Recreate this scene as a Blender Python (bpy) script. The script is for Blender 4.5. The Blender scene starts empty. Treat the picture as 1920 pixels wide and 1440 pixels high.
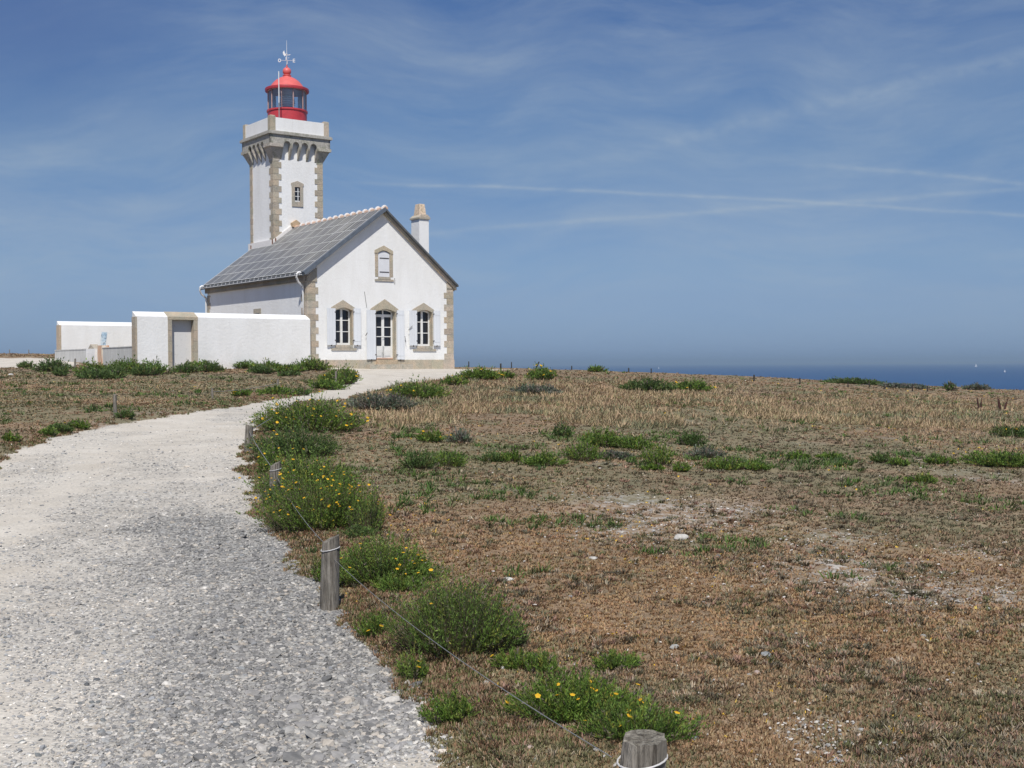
import bpy, bmesh, math, random
import numpy as np
from mathutils import Vector
sc = bpy.context.scene
COL = sc.collection
R = math.radians
# ------------------------------------------------------------------ camera
F = 2260.0; CX, CY = 960.0, 720.0
PITCH = math.atan(37/F); ROLL = R(-0.32); EYE = 1.6
fw = Vector((0, math.cos(PITCH), -math.sin(PITCH))); rt = Vector((1, 0, 0)); up = rt.cross(fw)
r2 = math.cos(ROLL)*rt + math.sin(ROLL)*up; u2 = -math.sin(ROLL)*rt + math.cos(ROLL)*up
from mathutils import Matrix
cam = bpy.data.cameras.new('camera'); camo = bpy.data.objects.new('camera', cam); COL.objects.link(camo)
M = Matrix((r2, u2, -fw)).transposed().to_4x4(); M.translation = (0, 0, EYE); camo.matrix_world = M
cam.sensor_width = 36; cam.lens = 36*F/1920; cam.clip_start = 0.1; cam.clip_end = 60000
sc.camera = camo
# ------------------------------------------------------------------ light
SUNV = Vector((0.03, -0.725, 1.0)).normalized()
SUN_EL = math.asin(SUNV.z); SUN_AZ = math.atan2(SUNV.x, SUNV.y)
sd = bpy.data.lights.new('sun', 'SUN'); sd.energy = 4.1; sd.angle = R(0.53); sd.color = (1.0, 0.955, 0.88)
so = bpy.data.objects.new('sun', sd); COL.objects.link(so); so.location = SUNV*50
so.rotation_euler = SUNV.to_track_quat('Z', 'Y').to_euler()
sc.view_settings.view_transform = 'Standard'; sc.view_settings.look = 'None'
sc.view_settings.exposure = 0.08; sc.view_settings.gamma = 1.0; sc.view_settings.use_curve_mapping = False

class NT:
    def __init__(s, nt): s.nt = nt
    def n(s, t, ins=None, **a):
        x = s.nt.nodes.new(t)
        for k, v in a.items(): setattr(x, k, v)
        for k, v in (ins or {}).items():
            if hasattr(v, 'bl_idname') and v.bl_idname.startswith('NodeSocket') or isinstance(v, bpy.types.NodeSocket): s.nt.links.new(v, x.inputs[k])
            else: x.inputs[k].default_value = v
        return x
    def math(s, op, a, b=0.0, c=None, clamp=False):
        x = s.nt.nodes.new('ShaderNodeMath'); x.operation = op; x.use_clamp = clamp
        for i, v in enumerate([a, b] + ([c] if c is not None else [])):
            if isinstance(v, (int, float)): x.inputs[i].default_value = v
            else: s.nt.links.new(v, x.inputs[i])
        return x.outputs[0]
    def mix(s, f, a, b, mode='MIX'):
        x = s.nt.nodes.new('ShaderNodeMix'); x.data_type = 'RGBA'; x.blend_type = mode
        for k, v in ((0, f), (6, a), (7, b)):
            if isinstance(v, (int, float)): x.inputs[k].default_value = v
            elif isinstance(v, tuple): x.inputs[k].default_value = (*v, 1) if len(v) == 3 else v
            else: s.nt.links.new(v, x.inputs[k])
        return x.outputs[2]
    def ramp(s, f, stops):
        x = s.nt.nodes.new('ShaderNodeValToRGB'); cr = x.color_ramp
        while len(cr.elements) > 1: cr.elements.remove(cr.elements[-1])
        for i, (p, c) in enumerate(stops):
            e = cr.elements[0] if i == 0 else cr.elements.new(p)
            e.position = p; e.color = (*c, 1) if isinstance(c, tuple) else (c, c, c, 1)
        s.nt.links.new(f, x.inputs[0]); return x.outputs[0]
    def noise(s, vec, scale, detail=3, rough=0.55, dist=0.0):
        x = s.nt.nodes.new('ShaderNodeTexNoise')
        if vec is not None: s.nt.links.new(vec, x.inputs['Vector'])
        x.inputs['Scale'].default_value = scale; x.inputs['Detail'].default_value = detail
        x.inputs['Roughness'].default_value = rough; x.inputs['Distortion'].default_value = dist
        return x.outputs[0]
    def mapv(s, vec, scale=(1, 1, 1), rot=(0, 0, 0)):
        x = s.nt.nodes.new('ShaderNodeMapping'); s.nt.links.new(vec, x.inputs[0])
        x.inputs['Scale'].default_value = scale; x.inputs['Rotation'].default_value = rot
        return x.outputs[0]

w = bpy.data.worlds.new('World'); sc.world = w; w.use_nodes = True
wt = w.node_tree; wt.nodes.clear(); N = NT(wt)
sky = N.n('ShaderNodeTexSky', sky_type='NISHITA'); sky.sun_disc = False
sky.sun_elevation = SUN_EL; sky.sun_rotation = SUN_AZ
sky.altitude = 20; sky.air_density = 1.0; sky.dust_density = 0.3; sky.ozone_density = 2.5
tc = N.n('ShaderNodeTexCoord'); sep = N.n('ShaderNodeSeparateXYZ', {0: tc.outputs['Generated']})
X, Y, Z = sep.outputs
yy = N.math('MAXIMUM', Y, 0.15)
A = N.math('DIVIDE', X, yy); B = N.math('DIVIDE', Z, yy)
front = N.math('MULTIPLY_ADD', Y, 4.0, -1.0, clamp=True)
el = N.math('MAXIMUM', Z, 0.0)
# real summer sky: haze dulls the low sky, deeper blue above
tint = N.ramp(N.math('MULTIPLY', el, 2.5, clamp=True), [(0.0, (.29, .45, .89)), (.015, (.285, .43, .86)), (.07, (.325, .44, .78)), (.135, (.375, .46, .72)), (.20, (.405, .49, .70)), (.31, (.445, .515, .68)), (.417, (.465, .55, .69)), (.52, (.46, .56, .71)), (.72, (.42, .53, .72)), (1.0, (.62, .68, .78))])
base = N.mix(1.0, sky.outputs[0], tint, 'MULTIPLY')
comb = N.n('ShaderNodeCombineXYZ', {0: A, 1: B, 2: 0.0}).outputs[0]
warp = N.n('ShaderNodeTexNoise', {'Vector': comb, 'Scale': 3.0, 'Detail': 2.0})
wv = N.n('ShaderNodeVectorMath', {0: comb, 1: N.n('ShaderNodeVectorMath', {0: warp.outputs[1], 3: 0.16}, operation='SCALE').outputs[0]}, operation='ADD').outputs[0]
c1 = N.noise(N.mapv(wv, (3.2, 17.0, 1), (0, 0, R(-9))), 1.0, 8, 0.62)
c2 = N.noise(N.mapv(wv, (7.0, 34.0, 1), (0, 0, R(14))), 1.0, 6, 0.62)
c3 = N.noise(N.mapv(comb, (1.3, 3.0, 1)), 1.7, 2, 0.5)
cl = N.math('MULTIPLY', N.ramp(c1, [(0.36, 0.0), (0.78, 1.0)]), N.ramp(c3, [(0.3, 0.30), (0.6, 1.0)]))
cl = N.math('ADD', N.math('MULTIPLY', cl, 0.50), N.math('MULTIPLY', N.ramp(c2, [(0.47, 0.0), (0.8, 1.0)]), 0.24))
def trail(c0, k1, k2, a0, wid, amp, lo, hi, seed):
    da = N.math('SUBTRACT', A, a0)
    line = N.math('ADD', N.math('ADD', N.math('MULTIPLY', da, k1), N.math('MULTIPLY', N.math('MULTIPLY', da, da), k2)), c0)
    wob = N.math('MULTIPLY', N.math('SUBTRACT', N.noise(N.mapv(comb, (9, 3, 1)), 1.0 + seed*0.1, 3), 0.5), 0.006)
    d = N.math('DIVIDE', N.math('ADD', N.math('SUBTRACT', B, line), wob), wid)
    g = N.math('DIVIDE', 1.0, N.math('ADD', 1.0, N.math('POWER', N.math('ABSOLUTE', d), 2.6)))
    e1 = N.math('DIVIDE', N.math('SUBTRACT', A, lo), 0.09, clamp=True)
    e2 = N.math('DIVIDE', N.math('SUBTRACT', hi, A), 0.09, clamp=True)
    nz = N.ramp(N.noise(N.mapv(comb, (14, 20, 1)), 1.3 + seed, 3), [(0.3, 0.35), (0.7, 1.0)])
    return N.math('MULTIPLY', N.math('MULTIPLY', N.math('MULTIPLY', g, nz), N.math('MULTIPLY', e1, e2)), amp)
tr = trail(0.146, -0.045, -0.035, 0.0, 0.0015, 0.42, -0.16, 0.6, 1)
for a in ((0.114, 0.068, 0.0, 0.0, 0.0020, 0.30, -0.12, 0.6, 2), (0.163, -0.07, -0.15, 0.257, 0.0019, 0.34, 0.22, 0.62, 3),
          (0.205, 0.24, -0.1, 0.22, 0.006, 0.20, 0.05, 0.5, 4), (0.085, 0.11, 0.0, 0.1, 0.005, 0.07, -0.02, 0.4, 5), (0.10, 0.02, 0.0, -0.2, 0.012, 0.07, -0.6, 0.1, 6)):
    tr = N.math('ADD', tr, trail(*a))
cl = N.math('MULTIPLY', N.math('ADD', cl, tr), front)
lowfade = N.math('MULTIPLY', el, 14.0, clamp=True)
cl = N.math('MULTIPLY', cl, lowfade)
deep = N.math('MULTIPLY', N.math('MULTIPLY_ADD', A, -7.0, -1.6, clamp=True), N.math('MULTIPLY_ADD', B, 9.0, -1.5, clamp=True))
cl = N.math('MULTIPLY', cl, N.math('MULTIPLY_ADD', deep, -.75, 1.0))
base = N.mix(N.math('MULTIPLY', deep, .5), base, (.75, 1.35, 3.2))
skyc = N.mix(cl, base, (3.85, 4.6, 5.35))
bg = N.n('ShaderNodeBackground', {0: skyc, 1: 0.10}); wo = N.n('ShaderNodeOutputWorld', {0: bg.outputs[0]})

# ------------------------------------------------------------------ numpy helpers
rng = np.random.default_rng(7)
def _hash(ix, iy, seed):
    h = (ix.astype(np.int64)*374761393 + iy.astype(np.int64)*668265263 + seed*2246822519) & 0xffffffff
    h = ((h ^ (h >> 13))*1274126177) & 0xffffffff
    return ((h ^ (h >> 16)) & 0xffff)/65535.0
def vnoise(x, y, s, seed=0):
    x = np.asarray(x, float)*s; y = np.asarray(y, float)*s
    ix = np.floor(x); iy = np.floor(y); fx = x-ix; fy = y-iy
    fx = fx*fx*(3-2*fx); fy = fy*fy*(3-2*fy)
    a = _hash(ix, iy, seed); b = _hash(ix+1, iy, seed); c = _hash(ix, iy+1, seed); d = _hash(ix+1, iy+1, seed)
    return (a*(1-fx)+b*fx)*(1-fy) + (c*(1-fx)+d*fx)*fy
def fbm(x, y, s, seed=0, o=4):
    t = 0; a = 0.5; n = 0
    for i in range(o): t = t + a*vnoise(x, y, s*2**i, seed+i*17); n += a; a *= 0.55
    return t/n
def sstep(a, b, x): t = np.clip((x-a)/(b-a), 0, 1); return t*t*(3-2*t)

TK = np.array([-.60, -.45, -.33, -.2, -.1, 0, .1, .2, .3, .45, .7])
YK = np.array([0, 8, 12, 16, 23, 30, 38, 46, 55, 62, 72, 82, 92, 100, 112, 130])
HT = np.array([
 [0, .06, .15, .32, .62, .82, 1.02, 1.25, 1.65, 2.0, 2.4, 2.6, 2.75, 2.8, 2.7, 1.0],
 [0, .05, .14, .30, .60, .80, 1.00, 1.23, 1.60, 1.95, 2.30, 2.50, 2.62, 2.65, 2.5, 0.0],
 [0, .04, .14, .28, .60, .76, .92, 1.15, 1.55, 1.95, 2.2, 2.3, 2.4, 2.4, 2.0, -2],
 [0, .03, .15, .30, .55, .67, .76, 1.05, 1.43, 1.46, 1.5, 1.5, 1.4, 1.2, .2, -6],
 [0, .03, .16, .33, .52, .64, .80, 1.10, 1.40, 1.43, 1.42, 1.38, 1.2, .8, -2, -20],
 [0, .02, .12, .22, .40, .55, .78, 1.02, 1.28, 1.34, 1.32, 1.25, .9, .3, -4, -22],
 [0, .01, .08, .16, .32, .48, .64, .80, .94, 1.00, 1.04, .98, .7, .0, -6, -24],
 [0, .0, .05, .10, .20, .30, .40, .48, .56, .60, .63, .60, .3, -.5, -8, -24],
 [0, .0, .02, .05, .10, .13, .17, .19, .20, .20, .19, .15, -.2, -1.2, -9, -24],
 [0, -.02, -.02, 0, -.03, -.06, -.10, -.15, -.22, -.30, -.40, -.52, -.9, -2, -10, -24],
 [0, -.04, -.05, -.08, -.15, -.25, -.35, -.5, -.7, -.9, -1.1, -1.4, -2, -4, -12, -24]])
tg = np.linspace(TK[0], TK[-1], 131); yg = np.linspace(0, 130, 261)
tmp = np.array([np.interp(yg, YK, r) for r in HT])
G = np.array([np.interp(tg, TK, tmp[:, j]) for j in range(len(yg))]).T
kern = np.exp(-0.5*(np.arange(-6, 7)/3.0)**2); kern /= kern.sum()
Gp = np.pad(G, 6, mode='edge')
Gp = np.array([np.convolve(r, kern, 'valid') for r in Gp])
G = np.array([np.convolve(c, kern, 'valid') for c in Gp.T]).T
def H0(x, y): return H(x, y, False)
def H(x, y, nz=True):
    x = np.asarray(x, float); y = np.asarray(y, float)
    t = np.clip(x/np.maximum(y, 3.0), TK[0], TK[-1]-1e-6); yc = np.clip(y, 0, 129.999)
    fi = (t-tg[0])/(tg[1]-tg[0]); fj = yc/0.5
    i = np.clip(fi.astype(int), 0, 129); j = np.clip(fj.astype(int), 0, 259); a = fi-i; b = fj-j
    h = (G[i, j]*(1-a)+G[i+1, j]*a)*(1-b)+(G[i, j+1]*(1-a)+G[i+1, j+1]*a)*b
    if not nz: return h
    am = sstep(30, 60, y)
    return h + (fbm(x, y, .35, 3, 3)-.5)*(.05+.10*am)*(y < 99)
dR = np.array(r2); dU = np.array(u2); dF = np.array(fw)
def ray(px, py): return dF + dR*(px-CX)/F + dU*(CY-py)/F
_ds = np.geomspace(1.6, 112, 1400)
_gpc = {}
def gp(px, py):
    """the ground point seen in that direction"""
    if (px, py) in _gpc: return _gpc[(px, py)]
    d = ray(px, py); k = _ds/d[1]; x = d[0]*k; z = EYE+d[2]*k
    below = z < H(x, _ds)
    i = int(np.argmax(below)) if below.any() else 900+int(np.argmax(((H(x, _ds)-EYE)/_ds)[900:1370]))
    _gpc[(px, py)] = r = (float(x[i]), float(_ds[i]), float(H(x[i], _ds[i]))); return r
def gp_many(px, py):
    out = np.zeros((len(px), 3)); ok = np.zeros(len(px), bool)
    dd = np.geomspace(1.7, 108, 150)
    for s in range(0, len(px), 20000):
        e = s+20000
        d = dF[None]+dR[None]*((px[s:e]-CX)/F)[:, None]+dU[None]*((CY-py[s:e])/F)[:, None]
        x = d[:, :1]/d[:, 1:2]*dd[None]; z = EYE+d[:, 2:]/d[:, 1:2]*dd[None]
        hh = H0(x, np.broadcast_to(dd, x.shape))
        bl = z < hh; i = bl.argmax(1); o = bl.any(1)&(i > 0); i1 = np.maximum(i, 1); r = np.arange(len(i))
        z0 = z[r, i1-1]-hh[r, i1-1]; z1 = z[r, i1]-hh[r, i1]; f = np.clip(z0/(z0-z1+1e-9), 0, 1)
        yv = dd[i1-1]*(1-f)+dd[i1]*f; xv = d[:, 0]/d[:, 1]*yv
        out[s:e, 0] = xv; out[s:e, 1] = yv; ok[s:e] = o
    out[:, 2] = H(out[:, 0], out[:, 1]); return out, ok

P0 = np.array([-9.49, 56.0]); UA = np.array([.8043, .5942]); VA = np.array([-.5942, .8043]); ROTZ = math.atan2(UA[1], UA[0]); GZ = 1.43
def W2(u, v): return P0+UA*u+VA*v
def poly_sd(P, x, y):
    P = np.array(P); d = np.full(x.shape, 1e9); ins = np.zeros(x.shape, bool)
    for i in range(len(P)):
        a = P[i-1]; b = P[i]; ab = b-a
        t = np.clip(((x-a[0])*ab[0]+(y-a[1])*ab[1])/(ab@ab+1e-9), 0, 1)
        d = np.minimum(d, np.hypot(x-a[0]-t*ab[0], y-a[1]-t*ab[1]))
        if abs(ab[1]) > 1e-9:
            c = ((a[1] > y) != (b[1] > y)) & (x < ab[0]*(y-a[1])/ab[1]+a[0]); ins ^= c
    return np.where(ins, d, -d)
right_px = [(850, 1420), (800, 1330), (738, 1268), (665, 1195), (612, 1145), (585, 1075), (548, 1020), (505, 985), (482, 935), (464, 885), (463, 850), (476, 818), (510, 778), (560, 756), (640, 752), (690, 738), (760, 722), (830, 712), (880, 702), (935, 695)]
left_px = [(664, 694), (668, 708), (622, 729), (540, 746), (440, 763), (300, 783), (200, 800), (110, 818), (50, 838), (0, 856)]
RP = [gp(*p)[:2] for p in right_px]; LP = [gp(*p)[:2] for p in left_px]
ap = [tuple(W2(9.6, -3.5)), tuple(W2(9.0, 1.5)), tuple(W2(0.5, 1.5)), tuple(W2(-0.3, -2.6))]
POLY = [(RP[0][0]+.35, 2.4), (RP[0][0]+.6, -1.8)][::-1] + RP + ap + LP + [(-4.4, 8.5), (-7, 5), (-9, -1.8)]
POLY2 = [gp(-260, 672)[:2], gp(-100, 671)[:2], gp(60, 671.5)[:2], gp(112, 674)[:2], gp(150, 684)[:2], gp(128, 692)[:2], gp(-60, 692)[:2], gp(-260, 694)[:2]]
def SD(x, y):
    s = np.maximum(poly_sd(POLY, x, y), poly_sd(POLY2, x, y))
    s = s + (fbm(x, y, 2.0, 11, 4)-.5)*np.clip(.34+.012*y, .1, .6) + (fbm(x, y, 14, 12, 3)-.5)*.06
    return s
RPa = np.array([(RP[0][0]+.35, 2.4)]+RP)
def dist_right(x, y):
    d = np.full(np.shape(x), 1e9)
    for a, b in zip(RPa[:-1], RPa[1:]):
        ab = b-a; t = np.clip(((x-a[0])*ab[0]+(y-a[1])*ab[1])/(ab@ab), 0, 1)
        d = np.minimum(d, np.hypot(x-a[0]-t*ab[0], y-a[1]-t*ab[1]))
    return d
def gravelness(x, y):
    d = dist_right(x, y); n1 = fbm(x, y, .9, 31, 3); n2 = fbm(x*.8, y*.5, 1.0, 33, 4)
    band = (1-sstep(.5, 2.3, d+(n1-.5)*1.5))*(1-.85*sstep(11.5, 14.5, y+(n2-.5)*3))
    strip = sstep(.08, .50, d+(fbm(x, y, 2.2, 36, 3)-.5)*.7)       # sand spilling along the verge, only close by and at the bend
    near = 1-sstep(4.4, 6.2, y)+sstep(10.5, 12.5, y)
    band = band*(1-near*(1-strip))
    base = .50*sstep(.34, .64, n2)*(1-.75*sstep(13, 22, y))
    base = base*(1-.85*(1-sstep(-1.7, .3, x+.6))*(1-sstep(4.6, 7.0, y)))
    trk = np.exp(-((d-2.25+.25*np.sin(y*.5))/.30)**2)+.9*np.exp(-((d-3.75+.25*np.sin(y*.5))/.34)**2)
    base = base*(1-.75*trk); band = band*(1-.55*trk*(n2+.3))
    far = .45*np.exp(-((y-24)/7.0)**2)*sstep(.45, .6, n1)
    return np.clip(np.maximum(np.maximum(band, base), far), 0, 1)
def ground_z(x, y, s=None):
    s = SD(x, y) if s is None else s
    heath = sstep(.05, -.35, s)
    return H(x, y)+heath*(.05+(fbm(x, y, 5, 21, 3)-.5)*.05) + (fbm(x, y, 2.5, 23, 2)-.5)*.016*(y > 6)+(fbm(x, y, 2.5, 23, 3)-.5)*.016*(y <= 6)

# ------------------------------------------------------------------ mesh helpers
def link(name, me, mat=None, parent=None, loc=(0, 0, 0), rz=0.0):
    o = bpy.data.objects.new(name, me); COL.objects.link(o)
    if mat is not None: me.materials.append(mat)
    if parent is not None: o.parent = parent
    o.location = loc; o.rotation_euler = (0, 0, rz); return o
def np_mesh(name, V, Fc, cols=None, smooth=False, attrs=None):
    """V (n,3), Fc (m,k); cols per vertex (n,3)"""
    me = bpy.data.meshes.new(name); V = np.ascontiguousarray(V, np.float32); Fc = np.ascontiguousarray(Fc, np.int32)
    n, k = Fc.shape
    me.vertices.add(len(V)); me.vertices.foreach_set('co', V.ravel())
    me.loops.add(n*k); me.loops.foreach_set('vertex_index', Fc.ravel())
    me.polygons.add(n); me.polygons.foreach_set('loop_start', np.arange(0, n*k, k, dtype=np.int32)); me.polygons.foreach_set('loop_total', np.full(n, k, np.int32))
    me.polygons.foreach_set('use_smooth', np.full(n, smooth))
    me.update(calc_edges=True)
    if cols is not None:
        a = me.color_attributes.new('Col', 'FLOAT_COLOR', 'POINT'); c = np.ones((len(V), 4), np.float32); c[:, :3] = cols; a.data.foreach_set('color', c.ravel())
    for nm, arr in (attrs or {}).items():
        a = me.attributes.new(nm, 'FLOAT', 'POINT'); a.data.foreach_set('value', np.ascontiguousarray(arr, np.float32))
    me.validate(); return me
class MB:
    def __init__(s): s.V = []; s.F = []; s.T = []
    def add(s, vs, fs, t=1.0):
        b = len(s.V); s.V += [tuple(map(float, v)) for v in vs]
        for f in fs: s.F.append(tuple(b+i for i in f)); s.T.append(t)
    def box(s, x0, x1, y0, y1, z0, z1, t=1.0):
        v = [(x, y, z) for z in (z0, z1) for x, y in ((x0, y0), (x1, y0), (x1, y1), (x0, y1))]
        s.add(v, [(3, 2, 1, 0), (4, 5, 6, 7), (0, 1, 5, 4), (1, 2, 6, 5), (2, 3, 7, 6), (3, 0, 4, 7)], t)
    def prism(s, pts, a0, a1, ax='v', t=1.0):
        """polygon pts (p,q) extruded along ax: v -> (p, a, q); u -> (a, p, q); z -> (p, q, a)"""
        f = {'v': lambda p, q, a: (p, a, q), 'u': lambda p, q, a: (a, p, q), 'z': lambda p, q, a: (p, q, a)}[ax]
        n = len(pts); vs = [f(p, q, a0) for p, q in pts]+[f(p, q, a1) for p, q in pts]
        s.add(vs, [tuple(range(n))[::-1], tuple(range(n, 2*n))]+[(i, (i+1) % n, n+(i+1) % n, n+i) for i in range(n)], t)
    def tube(s, pts, r, n=8, t=1.0, caps=True):
        P = [Vector(p) for p in pts]; rs = r if isinstance(r, (list, tuple)) else [r]*len(P); vs = []; ref = None
        for i, p in enumerate(P):
            d = (P[min(i+1, len(P)-1)]-P[max(i-1, 0)]).normalized()
            if ref is None: ref = Vector((0, 0, 1)) if abs(d.z) < .9 else Vector((1, 0, 0))
            a = d.cross(ref).normalized(); b = d.cross(a).normalized(); ref = -b if False else ref
            for k in range(n):
                c = 2*math.pi*k/n; vs.append(p+(a*math.cos(c)+b*math.sin(c))*rs[i])
        fs = [(i*n+k, i*n+(k+1) % n, (i+1)*n+(k+1) % n, (i+1)*n+k) for i in range(len(P)-1) for k in range(n)]
        if caps: fs += [tuple(range(n))[::-1], tuple(range((len(P)-1)*n, len(P)*n))]
        s.add(vs, fs, t)
    def lathe(s, prof, n=32, cx=0, cy=0, t=1.0, a0=0.0):
        vs = [(cx+r*math.cos(a0+2*math.pi*k/n), cy+r*math.sin(a0+2*math.pi*k/n), z) for r, z in prof for k in range(n)]
        fs = [(i*n+k, i*n+(k+1) % n, (i+1)*n+(k+1) % n, (i+1)*n+k) for i in range(len(prof)-1) for k in range(n)]
        fs += [tuple(range(n))[::-1], tuple(range((len(prof)-1)*n, len(prof)*n))]
        s.add(vs, fs, t)
    def build(s, name, mat, parent=None, dz=0.0, smooth=None, loc=(0, 0, 0), rz=0.0):
        me = bpy.data.meshes.new(name); me.from_pydata([(x, y, z-dz) for x, y, z in s.V], [], s.F)
        a = me.color_attributes.new('Col', 'FLOAT_COLOR', 'CORNER'); d = []
        for f, t in zip(s.F, s.T):
            c = (t, t, t, 1) if isinstance(t, (int, float)) else (*t, 1); d += list(c)*len(f)
        a.data.foreach_set('color', d)
        if smooth:
            me.polygons.foreach_set('use_smooth', [True]*len(me.polygons))
            me.set_sharp_from_angle(angle=R(smooth))
        bm = bmesh.new(); bm.from_mesh(me); bmesh.ops.recalc_face_normals(bm, faces=bm.faces); bm.to_mesh(me); bm.free()
        me.update(); return link(name, me, mat, parent, loc, rz)
def empty(name, loc, rz=0.0):
    o = bpy.data.objects.new(name, None); COL.objects.link(o); o.location = loc; o.rotation_euler = (0, 0, rz); o.empty_display_size = .3; return o
def tag(o, label=None, cat=None, group=None, kind=None):
    if label: o['label'] = label
    if cat: o['category'] = cat
    if group: o['group'] = group
    if kind: o['kind'] = kind
    return o

# ------------------------------------------------------------------ materials
def mat(name, fn, rough=.85, spec=.3, **kw):
    m = bpy.data.materials.new(name); m.use_nodes = True; t = m.node_tree; t.nodes.clear(); n = NT(t)
    b = n.n('ShaderNodeBsdfPrincipled', {'Roughness': rough, 'Specular IOR Level': spec}); out = n.n('ShaderNodeOutputMaterial', {0: b.outputs[0]})
    g = n.n('ShaderNodeTexCoord').outputs['Object']
    col, bump = fn(n, g)
    if isinstance(col, tuple): b.inputs[0].default_value = (*col, 1)
    else: t.links.new(col, b.inputs[0])
    if bump is not None:
        h, st, di = bump; bn = n.n('ShaderNodeBump', {'Height': h, 'Strength': st, 'Distance': di}); t.links.new(bn.outputs[0], b.inputs['Normal'])
    for k, v in kw.items(): b.inputs[k].default_value = v
    return m
def vcol(n): return n.n('ShaderNodeVertexColor', layer_name='Col').outputs[0]
def m_wall(n, g):
    a = n.ramp(n.noise(n.mapv(g, (1.2, 1.2, .35)), 1.3, 5, .6), [(.35, (.80, .795, .775)), (.62, (.86, .86, .85))])
    st = n.ramp(n.noise(n.mapv(g, (5, 5, .5)), 1.2, 4, .6), [(.60, 0.0), (.85, .22)])
    a = n.mix(st, a, (.60, .58, .53))
    ck = n.n('ShaderNodeTexVoronoi', {'Vector': g, 'Scale': 1.1, 'Randomness': 1.0}, feature='DISTANCE_TO_EDGE').outputs[0]
    ck = n.math('MULTIPLY', n.ramp(ck, [(0.0, 1.0), (.012, 0.0)]), n.ramp(n.noise(g, 1.7, 2), [(.5, 0.0), (.6, .22)]))
    a = n.mix(ck, a, (.45, .43, .40))
    zz = n.n('ShaderNodeSeparateXYZ', {0: g}).outputs[2]
    dirt = n.math('MULTIPLY', n.math('SUBTRACT', 1.0, n.math('MULTIPLY', zz, 1.3), clamp=True), n.ramp(n.noise(g, 3, 5, .7), [(.4, .05), (.7, .5)]))
    a = n.mix(dirt, a, (.52, .48, .40))
    a = n.mix(1.0, a, vcol(n), 'MULTIPLY')
    return a, (n.noise(g, 9, 5, .65), .5, .03)
WALL = mat('white_lime_render', m_wall, .9, .15)
def m_gran(n, g):
    a = n.ramp(n.noise(g, 26, 4, .7), [(.30, (.27, .25, .225)), (.50, (.46, .425, .375)), (.72, (.62, .575, .51))])
    b = n.ramp(n.noise(g, 2.3, 3, .6), [(.3, (.80, .84, .80)), (.7, (1.1, 1.0, .90))])
    a = n.mix(1.0, a, b, 'MULTIPLY'); a = n.mix(1.0, a, vcol(n), 'MULTIPLY')
    return a, (n.noise(g, 30, 4, .7), .6, .02)
GRAN = mat('granite', m_gran, .9, .2)
def m_granl(n, g):
    a = n.ramp(n.noise(g, 14, 4, .7), [(.30, (.27, .26, .235)), (.5, (.45, .43, .385)), (.72, (.60, .57, .50))])
    l = n.ramp(n.noise(g, 4, 4, .6), [(.52, 0.0), (.66, .5)])
    a = n.mix(l, a, (.15, .17, .09)); a = n.mix(1.0, a, vcol(n), 'MULTIPLY')
    return a, (n.noise(g, 24, 4, .7), .6, .02)
GRANL = mat('weathered_granite', m_granl, .92, .2)
def m_conc(n, g):
    a = n.ramp(n.noise(n.mapv(g, (2, 2, .6)), 1.5, 5, .65), [(.3, (.52, .52, .50)), (.7, (.66, .66, .64))])
    s = n.ramp(n.noise(n.mapv(g, (6, 6, .4)), 1.3, 3, .6), [(.52, 0.0), (.75, .5)])
    return n.mix(s, a, (.42, .42, .40)), (n.noise(g, 20, 4), .4, .02)
CONC = mat('grey_cement', m_conc, .92, .15)
def flat(c): return lambda n, g: (n.mix(1.0, c, vcol(n), 'MULTIPLY'), None)
def m_paint(c, amt=.12, sc_=3.0):
    def f(n, g):
        k = n.ramp(n.noise(g, sc_, 4, .6), [(.3, 1-amt), (.7, 1+amt*.5)])
        return n.mix(1.0, n.mix(1.0, c, k, 'MULTIPLY'), vcol(n), 'MULTIPLY'), (n.noise(g, sc_*6, 3), .12, .01)
    return f
WOOD_W = mat('white_painted_wood', m_paint((.80, .80, .78)), .5, .4)
def m_shut(n, g):
    wv_ = n.n('ShaderNodeTexWave', {'Vector': g, 'Scale': 1.9}, wave_type='BANDS', bands_direction='X', wave_profile='SAW').outputs[0]
    gl = n.ramp(wv_, [(.0, .72), (.08, 1.0)])
    c = n.ramp(n.noise(n.mapv(g, (4, 4, .8)), 1.5, 4), [(.3, (.69, .715, .75)), (.7, (.76, .785, .815))])
    return n.mix(1.0, c, gl, 'MULTIPLY'), None
SHUT = mat('pale_blue_shutter_paint', m_shut, .6, .3)
RED = mat('red_gloss_paint', m_paint((.56, .055, .065), .22, 2.2), .42, .5)
REDD = mat('sunlit_red_paint', m_paint((.74, .15, .135), .15, 2.0), .45, .5)  # dome red lightened: its sunlit look is put into the colour
def m_slate(n, g):
    br = n.n('ShaderNodeTexBrick', {'Vector': n.mapv(g, (1, 1, 1), (R(90), 0, 0)), 'Scale': 5.0, 'Mortar Size': .012, 'Color1': (.10, .11, .12, 1), 'Color2': (.15, .155, .16, 1), 'Mortar': (.03, .03, .03, 1)})
    return n.mix(1.0, br.outputs[0], vcol(n), 'MULTIPLY'), None
SLATE = mat('dark_slate', m_slate, .6, .4)
METAL = mat('zinc', m_paint((.20, .23, .27), .2, 4), .45, .5, Metallic=.3)
PVC = mat('white_downpipe', m_paint((.80, .80, .80), .05), .45, .5)
IRON = mat('dark_iron', m_paint((.06, .05, .045), .3, 20), .6, .4)
RUST = mat('rusty_iron', m_paint((.20, .09, .05), .3, 20), .8, .2)
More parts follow.
